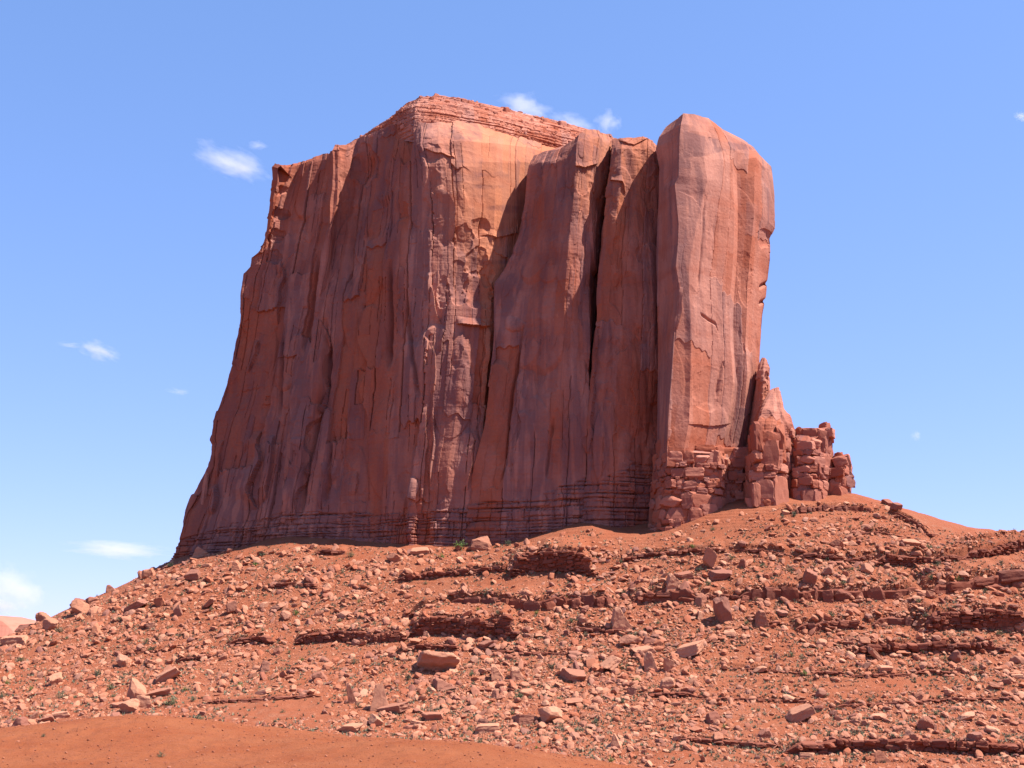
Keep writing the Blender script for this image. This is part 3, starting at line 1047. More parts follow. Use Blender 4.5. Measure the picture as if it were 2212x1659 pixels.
main_ribs = [
    [(377, 1204, 500), (380, 1174, 500), (389, 1138, 500), (398, 1102, 501), (413, 1069, 501), (420, 1066, 501), (434, 1040, 501), (453, 1007, 500), (460, 961, 500), (455, 951, 500), (460, 908, 500),
     (483, 846, 499), (504, 777, 498), (519, 686, 498), (521, 638, 497), (527, 591, 497), (541, 575, 496), (543, 556, 496), (563, 545, 494), (574, 496, 493), (582, 434, 492), (593, 388, 490), (592, 363, 490), (600, 358, 491)],
    [(400, 1200, 496), (440, 1090, 497), (478, 950, 498), (520, 780, 498), (548, 600, 497), (582, 500, 493), (603, 400, 492), (606, 366, 493), (612, 353, 495)],
    [(440, 1194, 490), (480, 1050, 492), (520, 900, 494), (560, 740, 496), (590, 600, 495.5), (612, 470, 498), (638, 390, 501), (648, 356, 501), (650, 350, 502)],
    [(480, 1186, 486), (515, 1050, 488), (550, 900, 490), (585, 740, 492), (608, 600, 494), (628, 470, 496.5), (650, 390, 497.5), (656, 352, 498.5), (657, 346, 500)],
    [(540, 1174, 481), (575, 1000, 484), (605, 820, 487), (640, 600, 491), (672, 450, 494), (695, 345, 497), (697, 332, 499)],
    [(580, 1166, 477), (615, 1000, 480), (645, 820, 483), (672, 640, 486), (690, 540, 487), (706, 450, 488), (714, 345, 490), (715, 325, 492)],
    [(605, 1162, 474), (640, 1000, 477), (668, 820, 480), (690, 640, 483), (704, 560, 484), (716, 480, 484), (724, 400, 485), (723, 320, 486), (726, 309, 489)],
    [(618, 1160, 474), (655, 1000, 477), (680, 820, 480), (700, 640, 484), (716, 560, 488), (731, 480, 489), (740, 400, 490), (745, 330, 491), (748, 311, 494)],
    [(650, 1160, 472), (678, 1000, 474), (705, 820, 477), (725, 640, 483), (745, 520, 489), (758, 420, 493), (768, 330, 495), (772, 300, 498)],
    [(720, 1166, 466), (735, 1000, 468), (752, 820, 470), (770, 640, 474), (785, 520, 480), (798, 420, 485), (812, 330, 487), (816, 283, 490)],
    [(790, 1170, 461), (800, 1000, 463), (812, 820, 465), (826, 600, 469), (838, 440, 473), (848, 330, 476), (853, 266, 480)],
    [(850, 1176, 456), (862, 1000, 457), (872, 820, 459), (882, 600, 462), (890, 440, 465), (890, 330, 468), (893, 262, 473)],
    [(884, 1180, 452), (893, 1060, 453), (912, 900, 454), (926, 750, 455), (934, 600, 457), (936, 450, 459), (930, 360, 460), (912, 310, 463), (922, 266, 470)],
    [(905, 1180, 453), (913, 1060, 454), (932, 900, 454), (946, 750, 455), (954, 600, 457), (958, 450, 458.5), (952, 360, 459), (946, 310, 461), (948, 264, 472)],
    [(960, 1178, 450), (970, 1000, 451), (985, 900, 452), (1000, 750, 454), (1006, 600, 459), (1004, 450, 460), (1000, 360, 460.5), (998, 305, 464), (1004, 264, 477)],
    [(1024, 1172, 448.5), (1034, 1000, 449.5), (1047, 900, 451), (1060, 750, 454), (1066, 600, 460), (1070, 450, 463.5), (1072, 350, 465), (1072, 310, 469), (1076, 272, 483)],
    [(1100, 1168, 473), (1112, 900, 471), (1122, 600, 472), (1130, 450, 474), (1134, 350, 475), (1138, 318, 479), (1146, 282, 493)],
    [(1240, 1150, 494), (1250, 600, 494), (1252, 360, 494), (1254, 330, 497), (1256, 305, 507)],
    ['b', (1420, 1130, 520), (1420, 600, 520), (1420, 330, 524)],
    ['b', (1420, 1150, 560), (1400, 600, 560), (1370, 330, 560)],
    ['b', (1000, 1170, 590), (1000, 700, 588), (1000, 300, 585)],
    ['b', (640, 1200, 575), (700, 700, 570), (760, 390, 565)],
    ['b', (470, 1200, 540), (560, 700, 535), (650, 400, 530)],
]
main_strokes = [
    ('crack', [(703, 688), (708, 757), (702, 833), (692, 885), (679, 941), (666, 1007), (656, 1073), (649, 1122)], 5, 4.0),
    ('sawr', [(701, 690), (706, 757), (700, 833), (690, 885), (677, 941), (664, 1007), (654, 1073), (647, 1122)], 45, 3.2),
    ('sawl', [(640, 820), (634, 940), (622, 1060), (612, 1130)], 40, 2.2),
    ('crack', [(842, 560), (842, 700), (838, 800)], 4.5, 2.6),
    ('crack', [(880, 640), (884, 720), (900, 800), (905, 860)], 4.5, 2.2),
    ('sawr', [(562, 930), (556, 1000), (548, 1100)], 38, 3.2),
    ('sawr', [(597, 940), (590, 1010), (575, 1080)], 24, 2.6),
    ('sawr', [(479, 950), (468, 1000), (458, 1030)], 16, 1.3),
    ('sawr', [(474, 1045), (466, 1110)], 28, 2.6),
    ('sawr', [(770, 1018), (766, 1070)], 24, 1.0),
    ('crack', [(716, 930), (712, 1040), (704, 1095)], 4, 2.0), ('crack', [(770, 440), (756, 540), (752, 640)], 5, 2.2), ('sawl', [(800, 480), (792, 700), (788, 960)], 60, 2.0), ('crack', [(612, 700), (606, 820), (600, 900)], 4, 2.0), ('sawl', [(700, 1000), (692, 1100)], 30, 1.2),
    ('crack', [(690, 540), (672, 640), (654, 780)], 4, 2.2),
    ('sawr', [(610, 560), (616, 600), (606, 650), (596, 700)], 16, 2.2),
    ('sawr', [(560, 735), (556, 765), (540, 805)], 12, 2.0),
    ('bowl', [(608, 410), (20, 12)], 0, 2.0), ('bowl', [(604, 462), (20, 16)], 0, 2.2), ('bowl', [(598, 508), (18, 16)], 0, 2.0), ('bowl', [(592, 556), (18, 16)], 0, 1.6),
    ('bowl', [(790, 360), (32, 46)], 0, 3.0),
    # lit slivers at the corner
    ('sawr', [(931, 590), (941, 660), (953, 700)], 14, 2.4),
    ('sawr', [(962, 640), (968, 690), (956, 760)], 14, 2.4),
    ('sawr', [(940, 750), (946, 800), (938, 850)], 12, 2.0),
    ('sawr', [(924, 880), (921, 960), (914, 1040), (905, 1110)], 14, 2.4),
    ('sawr', [(900, 1030), (896, 1090), (888, 1170)], 16, 2.6),
    ('sawr', [(938, 880), (940, 950), (933, 1050)], 9, 1.5),
    ('sawr', [(1000, 720), (1002, 800), (1010, 900)], 22, 1.2),
    ('sawr', [(1022, 930), (1018, 1000), (1010, 1060)], 18, 2.0),
    ('sawl', [(1046, 700), (1042, 820), (1036, 900), (1030, 1000)], 26, 2.0),
    ('sawr', [(964, 400), (978, 460), (990, 530)], 22, 2.0),
    ('bowl', [(1000, 520), (22, 34)], 0, 1.8), ('bowl', [(1030, 568), (26, 34)], 0, 2.6), ('bowl', [(1040, 490), (22, 24)], 0, 1.6),
    ('bowl', [(1035, 625), (34, 42)], 0, 2.8), ('bowl', [(990, 610), (24, 46)], 0, 1.8), ('bowl', [(958, 636), (14, 36)], 0, 1.8), ('bowl', [(1058, 590), (16, 28)], 0, 2.0),
    ('hsaw', [(985, 700), (1020, 706), (1062, 700)], 18, 2.4),
    ('hsaw', [(1040, 505), (1075, 512), (1120, 505)], 14, 0.9),
    ('hsaw', [(915, 318), (950, 330), (985, 350)], 14, 1.0),
    ('hcrack', [(1139, 290), (1170, 302), (1205, 316)], 4, 1.2),
    ('bowl', [(930, 330), (22, 22)], 0, 1.4),
]
main_ribs = [r if (k < 14 or r[0] == 'b') else [(u, v, y + 0.05 * max(0, u - 985)) for (u, v, y) in r] for k, r in enumerate(main_ribs)]
loft("cliff_face", main_ribs, res=0.28, nmax=620, round_=1, det=dict(big=1.4, flute=0.2, slab=1.35, crack=0.9, scar=0.55, base=(FOOT, (FH_U, FH_H)), sink=(820.0, 330.0, 575.0), rim=0.8, dark=1, tone=-0.16, calm=lambda U, V: 0.7 * sstep(985, 1030, U) * (1 - sstep(440, 520, V)), vfun=lambda U, V, Z: 0.4 * sstep(935, 950, U) * (1 - sstep(1040, 1062, U)) * sstep(430, 560, V) + 0.55 * sstep(0.05, 0.4, fbm(U / 120, V / 22, 0 * U, 3, 55)) * sstep(960, 1010, U) * (1 - sstep(560, 640, V)), warm=lambda U, V: 0.6 * sstep(915, 1000, U) * (1 - sstep(520, 680, V)) + 0.4 * sstep(1030, 1052, U) * sstep(520, 680, V) * (1 - sstep(900, 1000, V)), varn_shade=0.26, lit_side=(880, 980, -0.45)), strokes=main_strokes, seed=100)  # shaded wall darkened in its colour, on top of the natural varnish

cap_ribs = [
    [(735, 330, 505), (742, 318, 506), (752, 309, 508)],
    [(790, 297, 495), (793, 287, 496), (800, 283, 500)],
    [(834, 282, 486), (836, 272, 487), (842, 258, 488), (850, 247, 492)],
    [(860, 268, 479), (862, 254, 480), (866, 236, 481), (878, 222, 486)],
    [(895, 272, 471), (896, 248, 473), (898, 228, 476), (908, 208, 484)],
    [(940, 275, 472.5), (938, 250, 475), (938, 226, 479), (944, 205, 489)],
    [(1000, 275, 478), (1000, 250, 481), (998, 228, 486), (998, 212, 496)],
    [(1080, 284, 484), (1078, 262, 488), (1074, 242, 494), (1070, 229, 505)],
    [(1150, 294, 494), (1148, 274, 498), (1144, 258, 505), (1142, 246, 515)],
    [(1255, 316, 508), (1250, 298, 511), (1246, 284, 517), (1244, 271, 526)],
    [(1330, 320, 522), (1326, 306, 524), (1322, 300, 528), (1320, 294, 536)],
    ['b', (1340, 330, 565), (1330, 310, 565)],
    ['b', (1000, 300, 590), (1000, 262, 575)],
    ['b', (800, 350, 565), (810, 320, 560)],
]
loft("cap_rock", cap_ribs, res=0.32, drop=7, det=dict(fac=0.3, big=0.7, flute=0.2, slab=0.15, crack=0.1, scar=0.0, strata=0.9, rough=0.6, blocks=(1.9, 9.0, 0.45), courses=dict(h=(0.5, 1.5), w=(1.5, 9.0), d=(1.5, 3.5), pro=(-0.9, 0.4), fill=0.3), tone=0.15, varn_shade=-0.25), seed=200, round_=1, smooth=False)

but_ribs = [
    [(1000, 1172, 449.5), (1016, 1030, 450.5), (1046, 920, 452), (1062, 760, 455), (1065, 680, 458), (1066, 612, 461), (1084, 585, 464), (1121, 514, 468), (1130, 452, 470), (1136, 385, 471), (1141, 358, 472), (1154, 337, 476)],
    [(1060, 1168, 446), (1068, 1030, 448), (1086, 900, 450), (1100, 760, 453), (1108, 640, 457.5), (1128, 560, 461), (1148, 480, 464), (1158, 400, 465.5), (1164, 352, 467), (1176, 328, 473)],
    [(1140, 1160, 444), (1146, 1000, 445.5), (1156, 820, 447.5), (1168, 640, 449), (1185, 520, 453), (1196, 420, 455), (1200, 352, 457), (1212, 323, 464)],
    [(1205, 1150, 440), (1208, 1000, 442), (1213, 820, 443.5), (1220, 640, 445), (1230, 500, 447), (1240, 418, 448), (1244, 352, 449.5), (1246, 308, 452), (1250, 290, 456)],
    [(1222, 1150, 440.5), (1226, 1000, 442), (1230, 820, 444), (1238, 640, 446), (1248, 500, 448), (1256, 418, 449), (1258, 352, 451), (1262, 300, 455), (1266, 279, 460)],
    [(1264, 1145, 442), (1270, 1000, 443.5), (1275, 820, 446.5), (1276, 640, 450), (1280, 500, 453), (1286, 400, 455), (1292, 340, 457), (1296, 296, 462), (1290, 281, 470)],
    [(1262, 1140, 462), (1268, 1000, 462), (1276, 820, 463), (1290, 640, 464), (1302, 500, 466), (1316, 360, 468), (1318, 310, 472), (1318, 291, 478)],
    ['b', (1340, 1140, 500), (1340, 700, 502), (1330, 300, 505)],
    ['b', (1120, 1160, 500), (1130, 700, 502), (1190, 340, 505)],
]
loft("buttress", but_ribs, res=0.28, nmax=620, round_=1, drop=16, det=dict(tone=-0.16, warm=lambda U, V: 0.5 * sstep(1215, 1240, U) * (1 - sstep(380, 520, V)), big=1.3, flute=0.35, slab=0.6, crack=0.4, scar=0.45, base=(FOOT, (FH_U, FH_H)), varn_shade=0.28), seed=300, strokes=[  # buttress colour darkened overall to deepen its shade
    ('crack', [(1130, 690), (1120, 760), (1106, 840), (1100, 900), (1094, 1000), (1080, 1050)], 3, 1.6),
    ('crack', [(1196, 900), (1184, 1000), (1180, 1040)], 3, 1.2),
    ('sawl', [(1120, 820), (1112, 960), (1104, 1040)], 36, 1.2),
    ('bowl', [(1110, 700), (20, 16)], 0, -1.2),
    ('hsaw', [(1240, 356), (1262, 362), (1296, 352)], 10, 1.1),
    ('bowl', [(1262, 395), (16, 28)], 0, 0.9)])

pan_ribs = [
    [(1262, 1140, 441), (1268, 1000, 443), (1275, 826, 445), (1287, 690, 447), (1293, 560, 449), (1306, 452, 451), (1317, 365, 452), (1319, 330, 453), (1322, 301, 457)],
    [(1290, 1142, 438.5), (1298, 1000, 440), (1304, 826, 442), (1314, 690, 443.5), (1320, 560, 445.5), (1332, 452, 447.5), (1340, 365, 449), (1342, 320, 450), (1348, 296, 454)],
    [(1345, 1148, 439), (1350, 1000, 441), (1354, 826, 443), (1362, 690, 444.5), (1370, 560, 446.5), (1376, 452, 448.5), (1382, 365, 450), (1384, 320, 451), (1388, 294, 455)],
    [(1400, 1148, 440), (1404, 1000, 442), (1408, 826, 444), (1414, 690, 446), (1418, 560, 448), (1420, 452, 450), (1420, 365, 452), (1412, 325, 453), (1410, 305, 457)],
    [(1450, 1140, 444), (1450, 700, 450), (1450, 365, 455), (1426, 330, 457), (1424, 316, 462)],
    ['b', (1450, 1140, 480), (1450, 700, 480), (1430, 330, 482)],
    ['b', (1290, 1140, 490), (1300, 700, 490), (1330, 310, 490)],
]
pan_ribs = [r if r[0] == 'b' else [(u, v, y + 0.05 * max(0, u - 1322)) for (u, v, y) in r] for r in pan_ribs]
loft("recessed_panel", pan_ribs, res=0.28, nmax=620, round_=1, drop=16, det=dict(tone=-0.16, warm=lambda U, V: 0.35 * (1 - sstep(420, 600, V)), big=1.3, flute=0.5, slab=0.4, crack=0.4, scar=0.6, base=(FOOT, (FH_U, FH_H)), varn_shade=0.28), seed=400, strokes=[  # panel colour darkened overall to deepen the pillar's shadow on it
    ('sawr', [(1290, 700), (1288, 800), (1280, 900), (1276, 980)], 14, 1.4),
    ('sawl', [(1372, 770), (1366, 880), (1364, 960)], 40, 1.0),
    ('hsaw', [(1318, 392), (1342, 396), (1352, 420)], 16, 1.2),
    ('hsaw', [(1335, 300), (1370, 312), (1400, 300)], 10, 0.8),
    ('bowl', [(1345, 440), (26, 40)], 0, 1.0), ('bowl', [(1400, 350), (16, 30)], 0, 0.8)])

pil_ribs = [
    [(1418, 1000, 442), (1420, 900, 443), (1421, 760, 444), (1418, 640, 445), (1418, 514, 446.5), (1421, 452, 447), (1425, 360, 448), (1417, 320, 449), (1424, 296, 450), (1438, 274, 453)],
    [(1440, 970, 426), (1444, 900, 427), (1452, 793, 428), (1457, 711, 429), (1468, 622, 430), (1460, 576, 430.5), (1463, 545, 431), (1466, 483, 432), (1458, 397, 433), (1466, 380, 433), (1468, 300, 434), (1471, 268, 435.5), (1476, 245, 438.5)],
    [(1478, 972, 426.5), (1489, 910, 427), (1492, 761, 428.5), (1488, 600, 430.5), (1490, 560, 431), (1503, 499, 432), (1520, 420, 433.5), (1528, 390, 433.5), (1518, 330, 434.5), (1508, 284, 436.5), (1500, 247, 441)],
    [(1520, 974, 431), (1532, 900, 431.5), (1538, 761, 432.5), (1534, 600, 434), (1540, 499, 435.5), (1556, 400, 436.5), (1562, 345, 437.2), (1556, 318, 438.5), (1542, 274, 442), (1532, 256, 446)],
    [(1558, 974, 433.5), (1576, 900, 434), (1584, 830, 434.5), (1576, 740, 435), (1576, 668, 436), (1584, 560, 437.5), (1586, 452, 438.5), (1582, 350, 439.5), (1588, 322, 441), (1572, 290, 445), (1562, 279, 449)],
    [(1566, 976, 437), (1584, 900, 437.5), (1592, 830, 438), (1584, 740, 438.5), (1584, 668, 439), (1592, 560, 440), (1594, 452, 441), (1592, 356, 441.5), (1602, 330, 443), (1610, 310, 447), (1606, 302, 451)],
    [(1592, 980, 436), (1606, 900, 436.5), (1614, 800, 437), (1612, 740, 437.5), (1614, 668, 438), (1620, 560, 439), (1630, 452, 440), (1630, 380, 441), (1634, 340, 444), (1634, 330, 450), (1628, 318, 458)],
    [(1636, 985, 446), (1640, 900, 446), (1640, 800, 445), (1643, 744, 445), (1648, 682, 445.5), (1656, 640, 446), (1660, 600, 447), (1665, 560, 447), (1664, 515, 448), (1674, 493, 448), (1673, 422, 449), (1667, 360, 451), (1652, 346, 455), (1640, 336, 460)],
    ['b', (1640, 1000, 470), (1640, 740, 470), (1650, 500, 472), (1640, 355, 472)],
    ['b', (1470, 1000, 482), (1470, 640, 482), (1470, 300, 480)],
    ['b', (1425, 1000, 470), (1425, 640, 470), (1440, 310, 470)],
]
pil_ribs = [r if (r[0] == 'b' or k < 5) else [(u, v, y + 1.6) for (u, v, y) in r] for k, r in enumerate(pil_ribs)]
pil_ribs = [r if r[0] == 'b' else [(u, v, y + 0.06 * max(0, u - 1480)) for (u, v, y) in r] for r in pil_ribs]
loft("pillar", pil_ribs, res=0.28, nmax=620, round_=0, drop=6, det=dict(fac=0.45, calm=lambda U, V: 0.35 + 0.0 * U, big=0.6, flute=0.15, slab=0.28, crack=0.25, scar=0.3, strata=0.04, pw=10, tone=0.18, varn_shade=-0.2, vfun=lambda U, V, Z: 0.45 * (1 - sstep(-4, 5, U - np.interp(V, [300, 390, 499, 576, 761, 912, 980], [1480, 1526, 1501, 1486, 1491, 1488, 1484]))) * sstep(330, 360, V) + 0.28 * sstep(1582, 1592, U) + 0.7 * sstep(1474, 1480, U) * sstep(-3, 3, V - (284 + 0.22 * (U - 1474))) * (1 - sstep(-3, 3, V - np.interp(U, [1474, 1520, 1560, 1610], [340, 338, 326, 322])))), seed=500, strokes=[
    ('crack', [(1524, 420), (1516, 520), (1506, 640)], 2.5, 0.5), ('sawr', [(1490, 640), (1496, 740), (1490, 900)], 14, 0.6),
    ('sawr', [(1478, 620), (1470, 690), (1466, 711)], 10, 1.0),
    ('hcrack', [(1512, 676), (1530, 690), (1546, 700), (1552, 720)], 3, 0.9),
    ('crack', [(1562, 780), (1552, 820), (1548, 860)], 3, 0.8),
    ('hsaw', [(1486, 918), (1530, 922), (1580, 914)], 40, 0.5),
    ('hcrack', [(1640, 655), (1652, 650), (1662, 648)], 4, 1.2), ('hcrack', [(1640, 620), (1655, 612), (1664, 610)], 4, 1.4),
    ('bowl', [(1652, 515), (16, 22)], 0, 1.2), ('bowl', [(1530, 840), (30, 50)], 0, 0.5), ('bowl', [(1610, 600), (16, 60)], 0, 0.5)])


def bm_low(v0, v1):
    return lambda U, V: sstep(v0, v1, V)


BL = dict(fac=0.7, big=0.6, flute=0.2, slab=0.25, crack=0.2, scar=0.2, rough=0.22, strata=0.2)
base_ribs = [
    [(1395, 1150, 437), (1404, 1060, 439), (1412, 1000, 440), (1420, 960, 441)],
    [(1415, 1150, 428), (1424, 1060, 430), (1430, 1000, 430), (1436, 964, 431), (1440, 955, 436)],
    [(1440, 1142, 424), (1446, 1060, 425.5), (1448, 1000, 425.5), (1450, 970, 425.5), (1456, 962, 432)],
    [(1500, 1130, 424), (1506, 1060, 425.5), (1506, 1000, 426), (1506, 975, 426), (1508, 964, 433)],
    [(1552, 1118, 427), (1556, 1060, 428.5), (1560, 1000, 429), (1562, 978, 429), (1562, 966, 436)],
    [(1568, 1114, 434), (1572, 1060, 435), (1576, 1000, 436), (1578, 970, 437)],
    [(1600, 1105, 435), (1602, 1060, 436), (1604, 1000, 437), (1606, 970, 438)],
    ['b', (1640, 1100, 465), (1640, 970, 465)],
    ['b', (1420, 1150, 475), (1430, 965, 475)],
]
base_ribs = [r if r[0] == 'b' else [(u, v, y + 0.9) for (u, v, y) in r] for r in base_ribs]
loft("stepped_plinth", base_ribs, res=0.3, drop=10, det=dict(BL, courses=dict(h=(1.1, 5.4), w=(3.0, 8.5), d=(3.0, 4.5), pro=(-0.5, 0.6), fill=0.99), inset=0.9, varn_shade=0.05, tone=-0.05), seed=600, round_=1, smooth=False)
fin = [
    [(1588, 1090, 447), (1608, 980, 447.5), (1626, 880, 448), (1640, 790, 449), (1648, 773, 450)],
    [(1640, 1090, 440), (1644, 960, 441), (1647, 880, 443), (1649, 800, 446), (1652, 773, 449)],
    [(1668, 1090, 442), (1668, 900, 444), (1664, 838, 446), (1663, 819, 447), (1667, 794, 448), (1655, 775, 450)],
    ['b', (1668, 1090, 458), (1664, 838, 456), (1656, 778, 453)],
    ['b', (1590, 1090, 462), (1628, 880, 460), (1648, 776, 454)],
]
loft("leaning_fin", fin, res=0.28, drop=8, det=dict(BL, big=0.35, slab=0.5, varn_shade=-0.15, tone=0.08), seed=680, round_=1, smooth=False, strokes=[
    ('bowl', [(1656, 812), (7, 10)], 0, 1.2), ('bowl', [(1654, 850), (7, 12)], 0, 1.2)])
spur1 = [
    [(1602, 1100, 437), (1610, 1000, 437.5), (1616, 940, 438), (1640, 880, 441), (1660, 848, 443), (1668, 840, 444)],
    [(1620, 1096, 424), (1624, 1000, 425.5), (1627, 935, 427), (1646, 885, 433), (1662, 852, 439), (1672, 838, 443)],
    [(1662, 1090, 423), (1666, 1000, 424), (1668, 930, 426), (1672, 885, 432), (1674, 855, 438), (1677, 837, 442)],
    [(1692, 1086, 426), (1696, 1000, 427), (1698, 940, 429), (1692, 900, 433), (1686, 870, 437), (1682, 850, 441), (1678, 837, 443)],
    [(1704, 1084, 436), (1710, 1000, 437), (1716, 930, 438), (1706, 897, 439), (1692, 886, 441), (1683, 852, 444), (1679, 838, 446)],
    ['b', (1700, 1084, 460), (1690, 890, 456), (1676, 842, 450)],
    ['b', (1604, 1100, 460), (1630, 900, 456), (1670, 842, 450)],
]
loft("stepped_spur", spur1, res=0.28, drop=10, det=dict(BL, courses=dict(h=(1.1, 5.2), w=(2.8, 7.0), d=(3.0, 4.5), pro=(-0.5, 0.5), vmin=925, fill=0.99), inset=0.9, strata=0.25, varn_shade=0.05, tone=-0.05), seed=700, round_=1, smooth=False, strokes=[
    ('hcrack', [(1622, 945), (1660, 952), (1700, 946)], 3, 0.8), ('bowl', [(1654, 895), (14, 10)], 0, 0.8)])
spur2 = [
    [(1694, 1084, 440), (1700, 1000, 440), (1710, 940, 441), (1716, 928, 443)],
    [(1712, 1082, 431), (1716, 1030, 432), (1720, 985, 433), (1722, 950, 434), (1730, 938, 437)],
    [(1740, 1080, 429), (1744, 1030, 430), (1746, 985, 431), (1748, 955, 432), (1750, 938, 436)],
    [(1768, 1078, 430), (1772, 1030, 431), (1772, 990, 432), (1768, 965, 433), (1768, 940, 434), (1770, 924, 438)],
    [(1786, 1076, 436), (1790, 1030, 436), (1792, 990, 436), (1790, 968, 437), (1800, 950, 436.5), (1800, 936, 437), (1788, 921, 440)],
    [(1792, 1074, 442), (1796, 1010, 442), (1795, 981, 442), (1799, 972, 442), (1798, 953, 442), (1804, 946, 442), (1804, 933, 442), (1790, 919, 444)],
    ['b', (1790, 1074, 456), (1790, 950, 454), (1786, 922, 452)],
    ['b', (1710, 1080, 458), (1716, 930, 456)],
]
loft("square_headed_pinnacle", spur2, res=0.26, drop=8, det=dict(BL, big=0.35, courses=dict(h=(1.0, 4.4), w=(2.4, 5.6), d=(2.4, 3.6), pro=(-0.5, 0.5), fill=0.99), inset=0.9, varn_shade=0.08, tone=-0.05), seed=800, round_=1, smooth=False)
spur3 = [
    [(1786, 1072, 444), (1792, 1040, 444), (1798, 1000, 444), (1810, 984, 445)],
    [(1800, 1070, 437), (1802, 1040, 437), (1804, 1010, 437), (1806, 990, 438), (1815, 980, 441)],
    [(1820, 1068, 436), (1818, 1046, 437), (1822, 1030, 436.5), (1820, 1012, 437), (1822, 985, 438), (1824, 979, 441)],
    [(1836, 1064, 440), (1832, 1052, 440), (1844, 1030, 440), (1838, 1018, 440), (1842, 1004, 440), (1834, 982, 441), (1832, 980, 443)],
    ['b', (1840, 1064, 452), (1840, 1010, 450), (1830, 984, 448)],
    ['b', (1796, 1070, 456), (1806, 988, 450)],
]
loft("round_headed_pinnacle", spur3, res=0.24, drop=8, det=dict(BL, big=0.25, courses=dict(h=(1.0, 4.0), w=(2.4, 5.0), d=(2.0, 3.0), pro=(-0.4, 0.4), fill=0.99), inset=0.7, varn_shade=0.08, tone=-0.05), seed=900, round_=1, smooth=False)
tie = [
    [(1592, 1105, 446), (1600, 1000, 446), (1606, 965, 447)],
    [(1640, 1095, 436), (1644, 1000, 437), (1650, 950, 438), (1656, 930, 440)],
    [(1690, 1086, 434), (1694, 1000, 435), (1697, 940, 436), (1699, 915, 439)],
    [(1712, 1083, 435), (1716, 1000, 436), (1718, 955, 437), (1719, 938, 440)],
    [(1770, 1078, 435), (1774, 1000, 436), (1776, 960, 437), (1776, 945, 440)],
    [(1796, 1074, 439), (1798, 1030, 439.5), (1800, 1000, 440), (1806, 990, 442)],
    [(1822, 1068, 441), (1824, 1040, 441.5), (1824, 1012, 442), (1824, 1000, 444)],
    ['b', (1826, 1068, 456), (1826, 1000, 454)],
    ['b', (1700, 1084, 464), (1700, 925, 462)],
    ['b', (1596, 1105, 466), (1606, 965, 464)],
]
loft("pinnacle_ridge", tie, res=0.3, drop=8, det=dict(BL, courses=dict(h=(0.9, 4.0), w=(2.4, 5.0), d=(2.4, 3.6), pro=(-0.6, 0.8), fill=0.98), inset=0.7, varn_shade=0.05, tone=0.0), seed=980, round_=1, smooth=False)
toe = [
    [(424, 1110, 503), (434, 1060, 502), (440, 1032, 501), (444, 1019, 501.5)],
    [(432, 1110, 499), (441, 1060, 499), (445, 1032, 500), (447, 1016, 501)],
    [(446, 1110, 499), (450, 1060, 499), (451, 1032, 500), (450, 1017, 501)],
    ['b', (450, 1110, 507), (452, 1060, 506), (450, 1018, 502.5)],
    ['b', (430, 1110, 508), (438, 1060, 506), (446, 1019, 503)],
]
loft("toe_pinnacle", toe, res=0.3, drop=6, det=dict(BL, big=0.2, slab=0.1), seed=950, round_=1)

